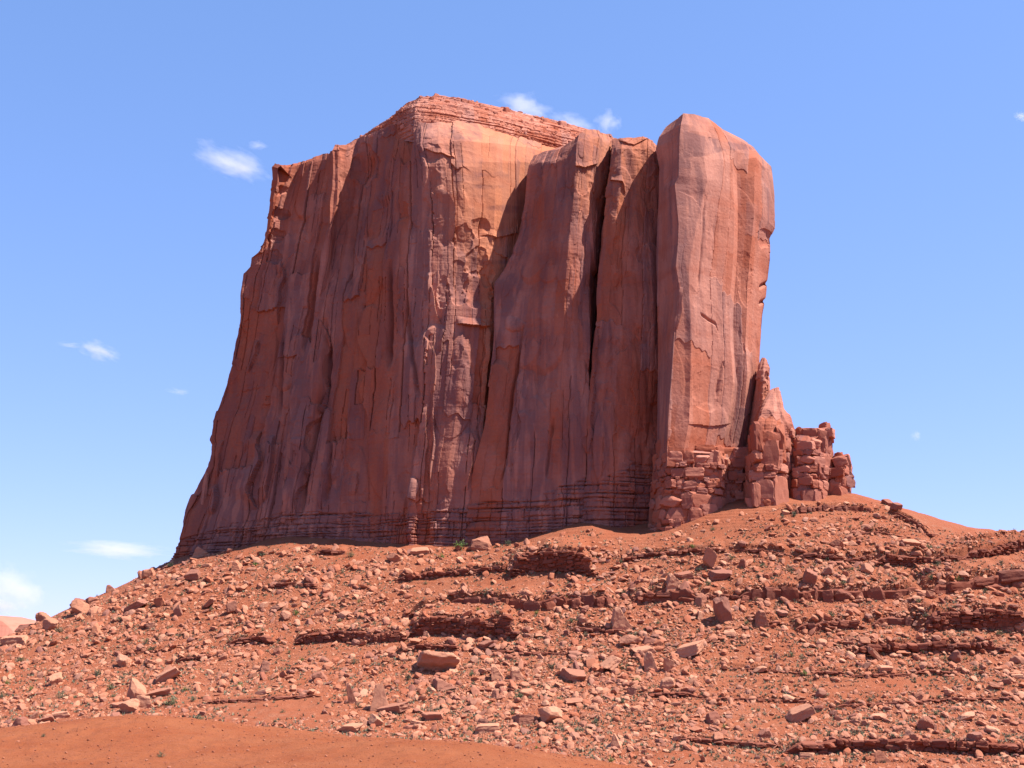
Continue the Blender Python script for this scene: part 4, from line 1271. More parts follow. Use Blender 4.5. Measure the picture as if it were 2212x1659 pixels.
# ------------------------------------------------------------------ rock ledges across the slope
STYLE = "ttttt tbbbb llllt btttt bttttttttt".replace(" ", "")
LCENT = []
for k, (lx, ly, lh, Lb, oh, lab) in enumerate(_ledge_geo):
    rng = np.random.default_rng(3000 + k)
    blocky = k in (6, 7, 8, 9, 14, 21)
    layered = k in (1, 10, 11, 15, 4, 13)
    zf = hz0(lx, ly - 0.6)
    items = []
    Hm = float(np.max(lh))
    if blocky:
        courses = [(0.0, 1.0)] if Hm < 4.5 else [(0.0, 0.55), (0.55, 1.0)]
    elif layered:
        n = max(3, int(Hm / 0.85))
        e = np.sort(np.concatenate([[0, 1], (np.arange(1, n) + rng.uniform(-0.3, 0.3, n - 1)) / n]))
        courses = list(zip(e[:-1], e[1:]))
    else:
        courses = [(0.0, 0.35), (0.35, 0.62), (0.62, 1.0)] if Hm > 1.4 else [(0.0, 0.5), (0.5, 1.0)]
    for (c0, c1) in courses:
        x = lx[0] + rng.uniform(0, 1.5)
        while x < lx[-1] - 0.4:
            hh = float(np.interp(x, lx, lh))
            th = hh * (c1 - c0)
            if blocky:
                wd = max(0.8, hh) * rng.uniform(0.8, 1.9)
            else:
                wd = rng.uniform(1.0, 3.4) * (0.6 + 0.35 * min(th, 2.0))
            m = x + wd / 2
            y = float(np.interp(m, lx, ly))
            zb = float(np.interp(m, lx, zf)) - 0.25
            an = math.atan2(float(np.interp(m + 1, lx, ly) - np.interp(m - 1, lx, ly)), 2.0)
            dp = rng.uniform(2.6, 3.8)
            up = (c0 + c1) / 2
            pro = rng.uniform(-0.6, 0.6) + oh * (up - 0.35) * 1.2 + (0.25 if blocky else 0)
            gap = 0.9 if blocky else 1.03
            zt = zb + hh * up + 0.2
            if th > 0.12:
                items.append((np.array([m, y + dp / 2 - pro, zt]), (wd * gap * rng.uniform(0.85, 1.2), dp, (max(th, 0.2) * 1.08 + (0.15 if c1 == 1 else 0)) * rng.uniform(0.75, 1.35)), an + rng.normal() * 0.1,
                              ('brick' if rng.random() < 0.6 else 'block') if rng.random() < 0.9 else 'round', float(np.clip(0.4 + rng.normal() * 0.25, 0, 1)),
                              float(np.clip(0.3 + rng.normal() * 0.3 + (0.15 if blocky else 0), 0, 1))))
            x += wd
    # recessed core behind the blocks so that gaps read as dark joints
    xs = np.linspace(lx[0], lx[-1], max(8, int((lx[-1] - lx[0]) / 0.8)))
    hs = np.interp(xs, lx, lh)
    ys = np.interp(xs, lx, ly)
    zs = np.interp(xs, lx, zf)
    prof = []
    for (dy, fz) in ((0.75, -0.6), (0.7, 0.1), (0.5 - 0.2 * oh, 0.55), (0.35 - 0.25 * oh, 0.85), (0.6, 0.98), (3.2, 0.97), (3.4, -0.8)):
        prof.append(np.stack([xs, ys + dy + 0.25 * vnoise3(xs / 1.5, 0 * xs + fz * 9, 0 * xs, k), zs + hs * fz + 0.1 - (0.8 if fz < 0 else 0)], -1))
    Gc = np.array(prof).transpose(1, 0, 2)
    Fq = grid_faces(len(xs), len(prof))[:, ::-1]
    V0 = Gc.reshape(-1, 3)
    Vb, Fb, tb, vb = blocks_mesh(items, 4000 + k, tilt=0.07)
    Ft = np.concatenate([Fq[:, [0, 1, 2]], Fq[:, [0, 2, 3]]])
    o = mk("rock_ledge", np.concatenate([V0, Vb]), np.concatenate([Ft, Fb + len(V0)]), M_LEDGE, False,
           {'tone': np.concatenate([np.full(len(V0), 0.2), tb]), 'varn_shade': np.concatenate([np.full(len(V0), 0.3), vb])})
    tag(o, lab, "rock ledge", "rock ledges cropping out of the slope")
    i = len(lx) // 2
    uv = proj(np.array([lx[i], ly[i], zf[i] + lh[i] / 2]))
    LCENT.append((float(uv[0]), float(uv[1])))

# ------------------------------------------------------------------ boulders: the large ones one by one
# u, v centre, width, height (reference pixels), kind, tone (0 red .. 1 pale), varnish, label, lean in degrees
BOULDERS = [
    (1535, 1207, 30, 48, 'block', 0.7, 0.1, "tall upright block below the cliff casting a long dark shadow", 0),
    (1558, 1243, 56, 22, 'slab', 0.3, 0.6, "long dark flat slab just downhill of the tall upright block", 0),
    (1480, 1243, 42, 16, 'slab', 0.4, 0.4, "low flat slab uphill of the rounded purple block ledge", 0),
    (1040, 1176, 44, 30, 'round', 0.5, 0.2, "broad reddish boulder beside the bright green bush at the cliff foot", 0),
    (908, 1190, 46, 18, 'slab', 0.7, 0.0, "pale flat boulder in front of the cliff's lit slivers", 0),
    (436, 1192, 48, 22, 'wedge', 0.8, 0.0, "pale sloping boulder at the cliff's outer shaded corner", 0),
    (449, 1180, 22, 10, 'slab', 0.7, 0.1, "small flat stone capping the pale boulder at the cliff's outer corner", 0),
    (1342, 1338, 52, 50, 'wedge', 0.9, 0.0, "pale pointed boulder standing alone below the square joint blocks", 0),
    (1564, 1322, 34, 56, 'block', 0.5, 0.6, "tall purple-grey boulder with a deep shadow beside it", 8),
    (1652, 1343, 34, 28, 'wedge', 0.5, 0.3, "dark-sided wedge boulder leaning uphill of the pale slab group", -15),
    (945, 1432, 92, 46, 'round', 0.75, 0.1, "largest buff boulder, a rounded hump with hollows in the mid-slope", 0),
    (824, 1508, 46, 62, 'wedge', 0.8, 0.0, "upright wedge slab standing like a shark fin near the mound", 0),
    (850, 1532, 62, 18, 'slab', 0.6, 0.4, "leaning slab with black underside at the foot of the upright wedge", 10),
    (760, 1500, 20, 46, 'wedge', 0.2, 0.5, "narrow dark spike of rock uphill of the mound", 10),
    (293, 1490, 42, 48, 'round', 0.8, 0.05, "tall rounded tan boulder on top of a pale cluster", 0),
    (275, 1528, 42, 30, 'round', 0.8, 0.0, "pale boulder lowest in the cluster under the tall rounded tan one", 0),
    (308, 1518, 38, 30, 'block', 0.85, 0.0, "pale boulder tucked under the tall rounded tan one", 0),
    (256, 1519, 36, 22, 'slab', 0.6, 0.1, "flatter stone at the edge of the pale boulder cluster", 0),
    (290, 1313, 50, 20, 'slab', 0.6, 0.55, "long purple-grey slab tilted on the outer rubble slope", 22),
    (382, 1320, 20, 26, 'block', 0.6, 0.5, "rectangular grey-pink slab lying uphill of rubble, shaped like a door", 0),
    (170, 1314, 36, 34, 'round', 0.6, 0.0, "rounded orange boulder just below the left skyline", 0),
    (166, 1293, 34, 18, 'block', 0.3, 0.6, "dark purple boulder perched highest on the left skyline cluster", 0),
    (195, 1298, 26, 16, 'block', 0.4, 0.4, "dark-sided stone next to the perched purple skyline boulder", 0),
    (54, 1337, 42, 22, 'slab', 0.25, 0.6, "dark rounded slab breaking the lower left skyline", 0),
    (95, 1326, 32, 22, 'wedge', 0.5, 0.2, "overhanging reddish boulder on the lower left skyline", 0),
    (108, 1350, 34, 26, 'round', 0.7, 0.1, "pale rounded boulder beneath the overhanging skyline boulder", 0),
    (240, 1271, 26, 16, 'wedge', 0.4, 0.4, "small peaked dark rock on the left skyline", 0),
    (318, 1240, 28, 20, 'block', 0.6, 0.1, "tan boulder on the left skyline near the cliff", 0),
    (415, 1244, 32, 22, 'block', 0.4, 0.5, "squarish grey-red boulder below the cliff's shaded corner", 0),
    (28, 1386, 66, 22, 'slab', 0.75, 0.0, "long pale slab at the very left edge of the slope", 0),
    (357, 1463, 60, 24, 'slab', 0.8, 0.0, "large pale tilted slab uphill of the tall rounded tan boulder", 25),
    (342, 1497, 50, 20, 'slab', 0.6, 0.2, "flat slab among stones beside the tall rounded tan boulder", 10),
    (1078, 1455, 34, 32, 'wedge', 0.8, 0.0, "pale triangular slab, the near one of a pair by the buff hump", 0),
    (1119, 1457, 34, 26, 'wedge', 0.8, 0.0, "pale triangular slab, the far one of a pair by the buff hump", 0),
    (1238, 1461, 56, 24, 'block', 0.5, 0.4, "broad boulder with a dark lower half in the rubble centre", 0),
    (957, 1481, 48, 22, 'wedge', 0.4, 0.4, "dark-faced slab below the large buff hump", 12),
    (1190, 1546, 52, 34, 'round', 0.85, 0.0, "large pale rounded boulder in the lower rubble", 0),
    (1138, 1499, 34, 18, 'round', 0.7, 0.0, "small rounded boulder next to a green shrub in mid-rubble", 0),
    (1243, 1515, 42, 18, 'slab', 0.6, 0.2, "flat boulder uphill of the large pale rounded one", 0),
    (1330, 1603, 30, 32, 'wedge', 0.9, 0.0, "pale pointed wedge with a dark shadow near the bottom edge", 0),
    (934, 1547, 46, 18, 'slab', 0.5, 0.3, "reddish slab downhill of the shark-fin wedge", 0),
    (900, 1560, 32, 16, 'slab', 0.7, 0.1, "small pale slab downhill of the shark-fin wedge", 0),
    (757, 1570, 52, 28, 'slab', 0.8, 0.0, "pale slab lying just above the dirt mound crest", 10),
    (1130, 1555, 42, 22, 'block', 0.4, 0.4, "dark hollowed block beside the large pale rounded boulder", 0),
    (1051, 1573, 52, 20, 'slab', 0.8, 0.0, "pale flat boulder in the lowest rubble above the mound", 0),
    (1322, 1430, 46, 44, 'slab', 0.85, 0.0, "big pale slab lying on the slope in the boulder field", 30),
    (1392, 1404, 50, 24, 'slab', 0.85, 0.05, "pale flat slab overhanging a dark gap in the boulder field", 0),
    (1410, 1433, 34, 42, 'wedge', 0.85, 0.1, "upright buff slab with ridged face in the boulder field", 0),
    (1362, 1386, 46, 20, 'round', 0.6, 0.2, "rounded tan boulder uphill of the overhanging pale slab", 0),
    (1404, 1386, 32, 18, 'block', 0.3, 0.6, "dark purple boulder next to the rounded tan one uphill", 0),
    (1446, 1437, 22, 32, 'block', 0.8, 0.1, "small upright pale block beside the ridged buff slab", 0),
    (1459, 1268, 46, 28, 'wedge', 0.85, 0.0, "pale boulder sitting on the ledge of rounded purple blocks", 0),
    (1442, 1477, 32, 26, 'round', 0.75, 0.0, "pale rounded stone downhill of the ridged buff slab", 0),
    (1051, 1397, 34, 20, 'slab', 0.4, 0.5, "purple slab below the finely layered outcrop", 10),
    (1752, 1249, 30, 30, 'block', 0.4, 0.5, "rough grey-red boulder perched above the long level ledge", 0),
    (1876, 1230, 28, 22, 'round', 0.8, 0.1, "pale disc-like boulder high on the slope under the sagging shelf", 0),
    (1495, 1402, 64, 42, 'slab', 0.85, 0.05, "largest pale slab pile at the boulder field's upper edge", 20),
    (1578, 1366, 28, 18, 'slab', 0.85, 0.0, "small pale angular stone downhill of the tall purple-grey boulder", 0),
    (1892, 1418, 38, 18, 'slab', 0.7, 0.1, "pale beam-shaped boulder sloping down under the thin slab shelf", -40),
    (1874, 1434, 20, 30, 'slab', 0.7, 0.1, "second beam-shaped boulder propped under the first, leaning opposite", 50),
    (1912, 1448, 32, 16, 'slab', 0.9, 0.0, "cream flat stone beside the propped beam-shaped boulders", 0),
    (1774, 1498, 24, 20, 'block', 0.6, 0.5, "grey cube-shaped boulder alone on bare red soil", 0),
    (1727, 1549, 66, 22, 'slab', 0.75, 0.1, "long pale diagonal slab rising out of the lower soil", 28),
    (1898, 1549, 38, 14, 'slab', 1.0, 0.0, "whitish lens-shaped stone in the lower rubble", 8),
    (2089, 1552, 42, 16, 'slab', 1.0, 0.0, "whitish leaning slab on the lower slope near the frame edge", 22),
    (2147, 1578, 30, 18, 'round', 1.0, 0.0, "cream boulder downhill of the whitish leaning slab", 0),
    (1745, 1631, 34, 14, 'slab', 0.9, 0.0, "pale lens-shaped slab on the bottom edge below the lowest ledge", 0),
    (1920, 1086, 26, 15, 'block', 0.2, 0.5, "dark boulder on the skyline beside the round-headed pinnacle, upper of two", 0),
    (1938, 1094, 26, 14, 'block', 0.2, 0.5, "dark boulder on the skyline beside the round-headed pinnacle, lower of two", 0),
    (1642, 1446, 30, 18, 'slab', 0.75, 0.1, "pale slab at the edge of bare orange soil", 15),
    (1543, 1551, 32, 26, 'chip', 0.2, 0.5, "dark broken boulder at the foot of the boulder field", 0),
    (2003, 1565, 34, 30, 'chip', 0.3, 0.4, "dark red shattered boulder in the lower rubble", 0),
    (2020, 1568, 15, 26, 'slab', 0.4, 0.5, "thin upright dark flake beside the shattered boulder", 70),
    (1968, 1171, 42, 16, 'slab', 0.75, 0.0, "long pale slab high on the bare slope below the saddle", 0),
    (1842, 1173, 28, 12, 'slab', 0.7, 0.0, "small pale slab high on the bare slope under the pinnacles", 0),
    (1656, 1586, 30, 20, 'chip', 0.25, 0.5, "dark knobbly boulder near the slanting low ledge", 0),
    (2110, 1601, 26, 18, 'block', 0.6, 0.6, "grey block half hidden by the lowest long ledge", 0),
    (2053, 1496, 22, 14, 'round', 0.9, 0.0, "small cream rounded stone under the small dark shelf", 0),
    (2202, 1459, 28, 16, 'slab', 0.9, 0.0, "cream slab at the frame edge below the undercut bank", 0),
    (688, 1463, 32, 22, 'block', 0.3, 0.4, "dark cube-like boulder on its own beside the red gully", 0),
    (567, 1493, 32, 16, 'slab', 0.8, 0.0, "pale tilted slab at the edge of the red gully", 12),
    (600, 1310, 36, 20, 'slab', 0.7, 0.2, "pale boulder propped on the upper rubble slope below the wall", 12),
    (500, 1316, 26, 24, 'block', 0.5, 0.4, "grey-pink block in the upper rubble below the wall", 15),
    (450, 1302, 30, 24, 'slab', 0.6, 0.3, "tilted slab in the upper rubble, steep edge uphill", 35),
    (35, 1567, 44, 28, 'wedge', 0.2, 0.6, "dark pyramid boulder at the left end of the dirt mound", 0),
    (130, 1543, 44, 18, 'slab', 0.85, 0.0, "pale boulder in the row just behind the dirt mound", 0),
    (96, 1553, 36, 20, 'slab', 0.4, 0.3, "reddish slab in the row just behind the dirt mound", 10),
]


def place_rock(me, x, y, sx, sy, sz, rz, lean, tone, varn_shade, label, group, sink=0.28):
    o = put("boulder", me)
    z = float(hzr(np.array([x]), np.array([y]))[0])
    # follow the slope with part of the stone below ground
    gx = float((hz0(np.array([x + 2]), np.array([y])) - hz0(np.array([x - 2]), np.array([y])))[0]) / 4
    gy = float((hz0(np.array([x]), np.array([y + 2])) - hz0(np.array([x]), np.array([y - 2])))[0]) / 4
    up = Vector((-gx * 0.5, -gy * 0.5, 1)).normalized()
    q = Vector((0, 0, 1)).rotation_difference(up)
    M = q.to_matrix() @ Matrix.Rotation(math.radians(-lean), 3, 'Y') @ Matrix.Rotation(rz, 3, 'Z')
    o.matrix_world = Matrix.Translation((x, y, z + sz * (0.5 - sink) + abs(math.sin(math.radians(lean))) * sx * 0.2)) @ M.to_4x4() @ Matrix.Diagonal((sx, sy, sz, 1))
    o.color = (tone, varn_shade, 0, 1)
    tag(o, label, "boulder", group)
    return o


BU = [b[0] for b in BOULDERS]
BV = [b[1] + b[3] * 0.42 for b in BOULDERS]
BP, _ok = hit(BU, BV, hzr)
rng = np.random.default_rng(99)
PLACED = []
for i, (b, p, ok) in enumerate(zip(BOULDERS, BP, _ok)):
    u, v, bw, bh, kind, tone, varn_shade, lab, lean = b
    Y = p[1] if ok else 455.0
    if not ok:
        p = unp(float(u), float(v + bh * 0.4), 455.0)
    P, Fc = rock_shape(np.random.default_rng(500 + i), 4 if bw * bh > 900 else 3, kind)
    me = mk("boulder", P, Fc, M_BOULDER, False, link=False)
    sx, sz = bw * Y / F * 1.05, bh * Y / F * 1.45
    sy = sx * rng.uniform(0.7, 1.0)
    sz = bh * Y / F * 1.25
    if kind == 'slab':
        sz = min(bh * Y / F * 1.1, sx * 0.36)
        sy = max(sx * 0.6, (bh * Y / F - sz * 0.7) / 0.42)
        sy = min(sy, sx * 1.5)
    place_rock(me, p[0], p[1] + sy * 0.25, sx, sy, sz, rng.normal() * 0.15, lean, tone, varn_shade, lab, "boulders strewn over the talus slope")
    PLACED.append((u, v, bw, bh))

# further boulders, copies of a few shapes, each set by the picture position it is found at
SHP = {}
for kind in ('block', 'slab', 'wedge', 'round', 'chip'):
    for k in range(5):
        P, Fc = rock_shape(np.random.default_rng(900 + 31 * k + len(kind)), 3, kind)
        SHP[kind, k] = mk("boulder", P, Fc, M_BOULDER, False, link=False)


def rubble_density(u, v):
    """0..1: how stony the slope is at a picture position (bare soil in the gully, on the upper fans and round the lower ledges)"""
    d = 0.75 + 0.0 * u
    d = d + 0.55 * fbm(u / 90 + v / 60, v / 45, 0 * u, 3, 201) - 0.08
    band = lambda a, b, s: np.exp(-((u - a) / s[0]) ** 2 - ((v - b) / s[1]) ** 2)
    d = d - 0.75 * band(600, 1530, (150, 32)) - 0.4 * band(1400, 1165, (260, 40)) - 0.3 * band(1650, 1120, (200, 40)) - 0.35 * band(1600, 1430, (90, 60))
    d = d - 0.35 * band(1650, 1560, (90, 40)) - 0.5 * band(1900, 1480, (170, 22)) - 0.2 * band(2100, 1180, (120, 25)) - 0.5 * band(1050, 1260, (200, 14))
    d = d - 0.55 * band(1480, 1645, (90, 25)) - 0.45 * band(750, 1190, (90, 25)) - 0.5 * band(720, 1415, (120, 20)) - 0.45 * band(2140, 1210, (120, 30))
    d = d + 0.35 * band(1150, 1500, (330, 90)) + 0.25 * band(1420, 1410, (140, 60)) + 0.2 * band(1900, 1540, (160, 40)) + 0.15 * band(150, 1330, (160, 60))
    return np.clip(d, 0.04, 1)


GREEN = {}
LANDM = [(824, 1508, "the shark-fin wedge slab"), (945, 1432, "the large buff hump"), (1342, 1338, "the lone pale pointed boulder"), (1564, 1322, "the tall purple-grey boulder"),
         (1535, 1207, "the tall upright block"), (293, 1490, "the tall rounded tan boulder"), (290, 1313, "the long purple-grey tilted slab"), (1330, 1603, "the pale wedge at the bottom edge"),
         (1190, 1546, "the large pale rounded boulder"), (1774, 1498, "the grey cube-shaped boulder"), (1727, 1549, "the long pale diagonal slab"), (2089, 1552, "the whitish leaning slab"),
         (1495, 1402, "the largest pale slab pile"), (1185, 1215, "the thick hollowed outcrop"), (1000, 1360, "the finely layered outcrop"), (1790, 1288, "the long level block ledge"),
         (2110, 1340, "the massive undercut bank"), (2000, 1400, "the thin slab shelf"), (1950, 1615, "the lowest long ledge"), (688, 1463, "the dark cube by the red gully"),
         (1876, 1230, "the pale disc-like boulder"), (436, 1192, "the pale boulder at the cliff corner"), (600, 1310, "the propped pale boulder below the wall"), (1150, 1300, "the row of square joint blocks"),
         (1238, 1461, "the broad half-dark boulder"), (35, 1567, "the dark pyramid boulder"), (357, 1463, "the large pale tilted slab"), (170, 1310, "the rounded orange skyline boulder"),
         (1543, 1551, "the dark broken boulder"), (760, 1360, "the crumbling broken-slab ledge"), (1968, 1171, "the long pale slab under the saddle"), (2120, 1250, "the straight dark rock wall"),
         (1892, 1418, "the propped beam-shaped boulders"), (1051, 1573, "the pale flat boulder above the mound")]
_used = set()
ORD = ["", "second ", "third ", "fourth ", "fifth ", "sixth ", "seventh ", "eighth ", "ninth "]


def where_label(u, v, descs, noun):
    """a label from the landmark found nearest in the picture; ranks settle ties"""
    c = sorted(LANDM, key=lambda L: math.hypot((u - L[0]) * 0.8, (v - L[1]) * 1.3))
    for L in c[:5]:
        dx, dy = u - L[0], v - L[1]
        if abs(dy) * 1.4 > abs(dx):
            rel = "uphill of" if dy < 0 else "downhill of"
        else:
            rel = "on the sunlit side of" if dx > 0 else "on the shaded side of"
        for d in descs:
            s_ = f"{d} {noun} {rel} {L[2]}"
            if s_ not in _used:
                _used.add(s_)
                return s_
    d, L = descs[0], c[0]
    for r in ORD[1:]:
        dx, dy = u - L[0], v - L[1]
        rel = ("uphill of" if dy < 0 else "downhill of") if abs(dy) * 1.4 > abs(dx) else ("on the sunlit side of" if dx > 0 else "on the shaded side of")
        s_ = f"{r}{d} {noun} {rel} {L[2]}"
        if s_ not in _used:
            _used.add(s_)
            return s_
    return s_


rng = np.random.default_rng(2024)
cand = []
while len(cand) < 150000:
    u = rng.uniform(-320, 2540, 4000)
    v = rng.uniform(1085, 1690, 4000)
    keep = rng.random(4000) < rubble_density(u, v)
    cand += list(zip(u[keep], v[keep]))
cand = np.array(cand)
CPos, COk = hit(cand[:, 0], cand[:, 1], hzr)
COk &= CPos[:, 1] < 458 + 40 * ((cand[:, 0] < 500) | (cand[:, 0] > 1860)) * 1.0
# nothing below the near mound's crest
mcu = np.array([p[0] for p in MPTS[:15]])
mcv = np.array([p[1] for p in MPTS[:15]])
COk &= cand[:, 1] < np.interp(cand[:, 0], mcu, mcv) + 8
# keep clear of the cliff
foot_u = np.array([380, 620, 700, 880, 1060, 1150, 1280, 1350, 1440, 1530, 1620, 1840, 1900, 2012, 2100, 2212])
foot_v = np.array([1210, 1164, 1172, 1186, 1180, 1166, 1142, 1160, 1150, 1122, 1104, 1072, 1080, 1140, 1150, 1135])
COk &= (cand[:, 1] > np.interp(cand[:, 0], foot_u, foot_v) + 3) | (cand[:, 0] < 380)
cand, CPos = cand[COk], CPos[COk]
nb = 0
ci = 0
ADJ_T = lambda t, q: ("dark " if q > 0.45 else "") + ("pale" if t > 0.66 else "tan" if t > 0.4 else "red")
SHN = {'block': 'blocky', 'slab': 'flat', 'wedge': 'wedge-shaped', 'round': 'rounded', 'chip': 'jagged'}
while nb < 210 and ci < len(cand):
    (u, v), p = cand[ci], CPos[ci]
    ci += 1
    dens = float(rubble_density(np.array([u]), np.array([v]))[0])
    if not (-5 < u < 2217 and v < 1662) or (dens < 0.45 and rng.random() < 0.6):
        continue
    wpx = min(34.0, 13.0 * (1 - rng.random()) ** -0.38)
    if any(abs(u - q[0]) < (wpx + q[2]) * 0.55 and abs(v - q[1]) < (wpx * 0.6 + q[3]) * 0.55 for q in PLACED):
        continue
    kind = rng.choice(['block', 'slab', 'slab', 'wedge', 'round', 'chip'])
    Y = p[1]
    sx = wpx * Y / F
    sy = sx * rng.uniform(0.65, 1.0)
    sz = sx * (rng.uniform(0.3, 0.5) if kind == 'slab' else rng.uniform(0.6, 1.0))
    tone = float(np.clip(rng.normal(0.46, 0.22), 0, 1))
    varn_shade = float(np.clip(rng.normal(0.18, 0.25), 0, 0.8))
    t = ADJ_T(tone, varn_shade)
    szw = "big" if wpx > 24 else "medium" if wpx > 17 else "small"
    lab = where_label(u, v, [f"{SHN[kind]} {t}", f"{szw} {SHN[kind]} {t}", f"{szw} {t}"], "boulder")
    place_rock(SHP[kind, int(rng.integers(0, 5))], p[0], p[1], sx, sy, sz, rng.uniform(0, 6.28), rng.normal() * 10, tone, varn_shade, lab, "boulders strewn over the talus slope")
    PLACED.append((u, v, wpx, sz / sx * wpx))
    nb += 1

# ------------------------------------------------------------------ the uncountable small stones
rng = np.random.default_rng(77)
C2, P2 = cand[ci:], CPos[ci:]   # the rest become the scree
n2 = min(len(C2), 95000)
C2, P2 = C2[:n2], P2[:n2]
wpx = np.minimum(1.75 * (1 - rng.random(n2)) ** -0.55, 17.0)
wpx *= 0.75 + 0.5 * rubble_density(C2[:, 0], C2[:, 1])
siz = wpx * P2[:, 1] / F
Vs, Fs, to, va = [], [], [], []
off = 0
for big in (True, False):
    ids = np.nonzero((wpx > 5.5) == big)[0]
    sub = 1 if big else 0
    base = [rock_shape(np.random.default_rng(70 + q), sub, kd) for q, kd in enumerate(['block', 'slab', 'wedge', 'round', 'chip', 'slab', 'chip', 'block'])]
    kk = rng.integers(0, len(base), len(ids))
    for q, (P, Fc) in enumerate(base):
        m = ids[kk == q]
        n = len(m)
        a = rng.uniform(0, 6.28, n)
        tx, ty = rng.normal(size=n) * 0.3, rng.normal(size=n) * 0.3 + 0.3
        sc3 = np.stack([siz[m] * rng.uniform(0.8, 1.3, n), siz[m] * rng.uniform(0.6, 1.0, n), siz[m] * (rng.uniform(0.25, 0.5, n) if q in (1, 5, 6) else rng.uniform(0.4, 0.8, n))], -1)
        Q = P[None] * sc3[:, None, :]
        ca, sa = np.cos(a)[:, None], np.sin(a)[:, None]
        X, Y, Z = Q[..., 0] * ca - Q[..., 1] * sa, Q[..., 0] * sa + Q[..., 1] * ca, Q[..., 2]
        Z = Z + X * tx[:, None] + Y * ty[:, None]
        zg = hz(P2[m, 0], P2[m, 1])
        Q = np.stack([X + P2[m, 0][:, None], Y + P2[m, 1][:, None], Z + (zg + sc3[:, 2] * 0.2)[:, None]], -1)
        Vs.append(Q.reshape(-1, 3))
        Fs.append((Fc[None] + (np.arange(n) * len(P))[:, None, None] + off).reshape(-1, 3))
        off += n * len(P)
        tn = np.clip(rng.normal(0.40, 0.25, n), 0, 1)
        tn = np.where(rng.random(n) < 0.04, 1.0, tn)
        to.append(np.repeat(tn, len(P)))
        va.append(np.repeat(np.clip(rng.normal(0.05, 0.28, n), 0, 0.8), len(P)))
o = mk("rubble", np.concatenate(Vs), np.concatenate(Fs), M_RUBBLE, False, {'tone': np.concatenate(to), 'varn_shade': np.concatenate(va)})
tag(o, "angular red and tan scree covering the talus slope", "rubble", kind='stuff')

# small stones on the near mound
rng = np.random.default_rng(55)
n = 36000
ux = rng.uniform(-20, 1300, n)
gxm = rng.uniform(-46, 46, n)
gym = rng.uniform(36, 74, n)
P, Fc = rock_shape(np.random.default_rng(5), 0, 'chip')
sz = np.minimum(0.025 * (1 - rng.random(n)) ** -0.38, 0.16)
a = rng.uniform(0, 6.28, n)
Q = P[None] * np.stack([sz, sz * 0.8, sz * 0.6], -1)[:, None]
X, Y, Z = Q[..., 0] * np.cos(a)[:, None] - Q[..., 1] * np.sin(a)[:, None], Q[..., 0] * np.sin(a)[:, None] + Q[..., 1] * np.cos(a)[:, None], Q[..., 2]
Q = np.stack([X + gxm[:, None], Y + gym[:, None], Z + (mz(gxm, gym) + sz * 0.15)[:, None]], -1)
tn = np.clip(rng.normal(0.25, 0.22, n), 0, 1)
o = mk("gravel", Q.reshape(-1, 3), (Fc[None] + (np.arange(n) * len(P))[:, None, None]).reshape(-1, 3), M_RUBBLE, False,
       {'tone': np.repeat(tn, len(P)), 'varn_shade': np.repeat(np.clip(rng.normal(0.1, 0.25, n), 0, 1), len(P))})
tag(o, "small scattered stones on the bare dirt mound", "gravel", kind='stuff')

# ------------------------------------------------------------------ desert shrubs
def shrub_mesh(seed, wide):
    rng = np.random.default_rng(seed)
    V, Fq, tn = [], [], []
    for s in range(int(rng.integers(26, 38))):        # stems with small leaf clusters towards their ends
        a, e = rng.uniform(0, 6.28), rng.uniform(0.25, 1.35)
        L = rng.uniform(0.35, 0.6) * (0.75 + 0.25 * math.sin(e))
        d = np.array([math.cos(a) * math.cos(e) * wide, math.sin(a) * math.cos(e) * wide, math.sin(e) * 1.3])
        side = np.cross(d, [0, 0, 1.0])
        side /= np.linalg.norm(side) + 1e-6
        b = np.zeros(3)
        t = d * L
        n = len(V)
        V += [b - side * 0.012, b + side * 0.012, t + side * 0.006, t - side * 0.006]
        Fq.append((n, n + 1, n + 2, n + 3))
        tn += [0.35] * 4
        for q in range(int(rng.integers(7, 12))):
            c = d * L * rng.uniform(0.45, 1.05) + rng.normal(size=3) * 0.05
            u1 = rng.normal(size=3)
            u1 /= np.linalg.norm(u1)
            u2 = np.cross(u1, rng.normal(size=3))
            u2 /= np.linalg.norm(u2)
            h = rng.uniform(0.03, 0.06)
            n = len(V)
            V += [c - u1 * h, c + u2 * h * 0.45, c + u1 * h, c - u2 * h * 0.45]
            Fq.append((n, n + 1, n + 2, n + 3))
            tn += [float(np.clip(rng.normal(0.5, 0.3), 0, 1))] * 4
    return mk("desert_shrub", np.array(V), np.array(Fq), M_LEAF, False, {'tone': np.array(tn)}, link=False)


SHR = [shrub_mesh(300 + k, 0.9 + 0.12 * (k % 4)) for k in range(8)]
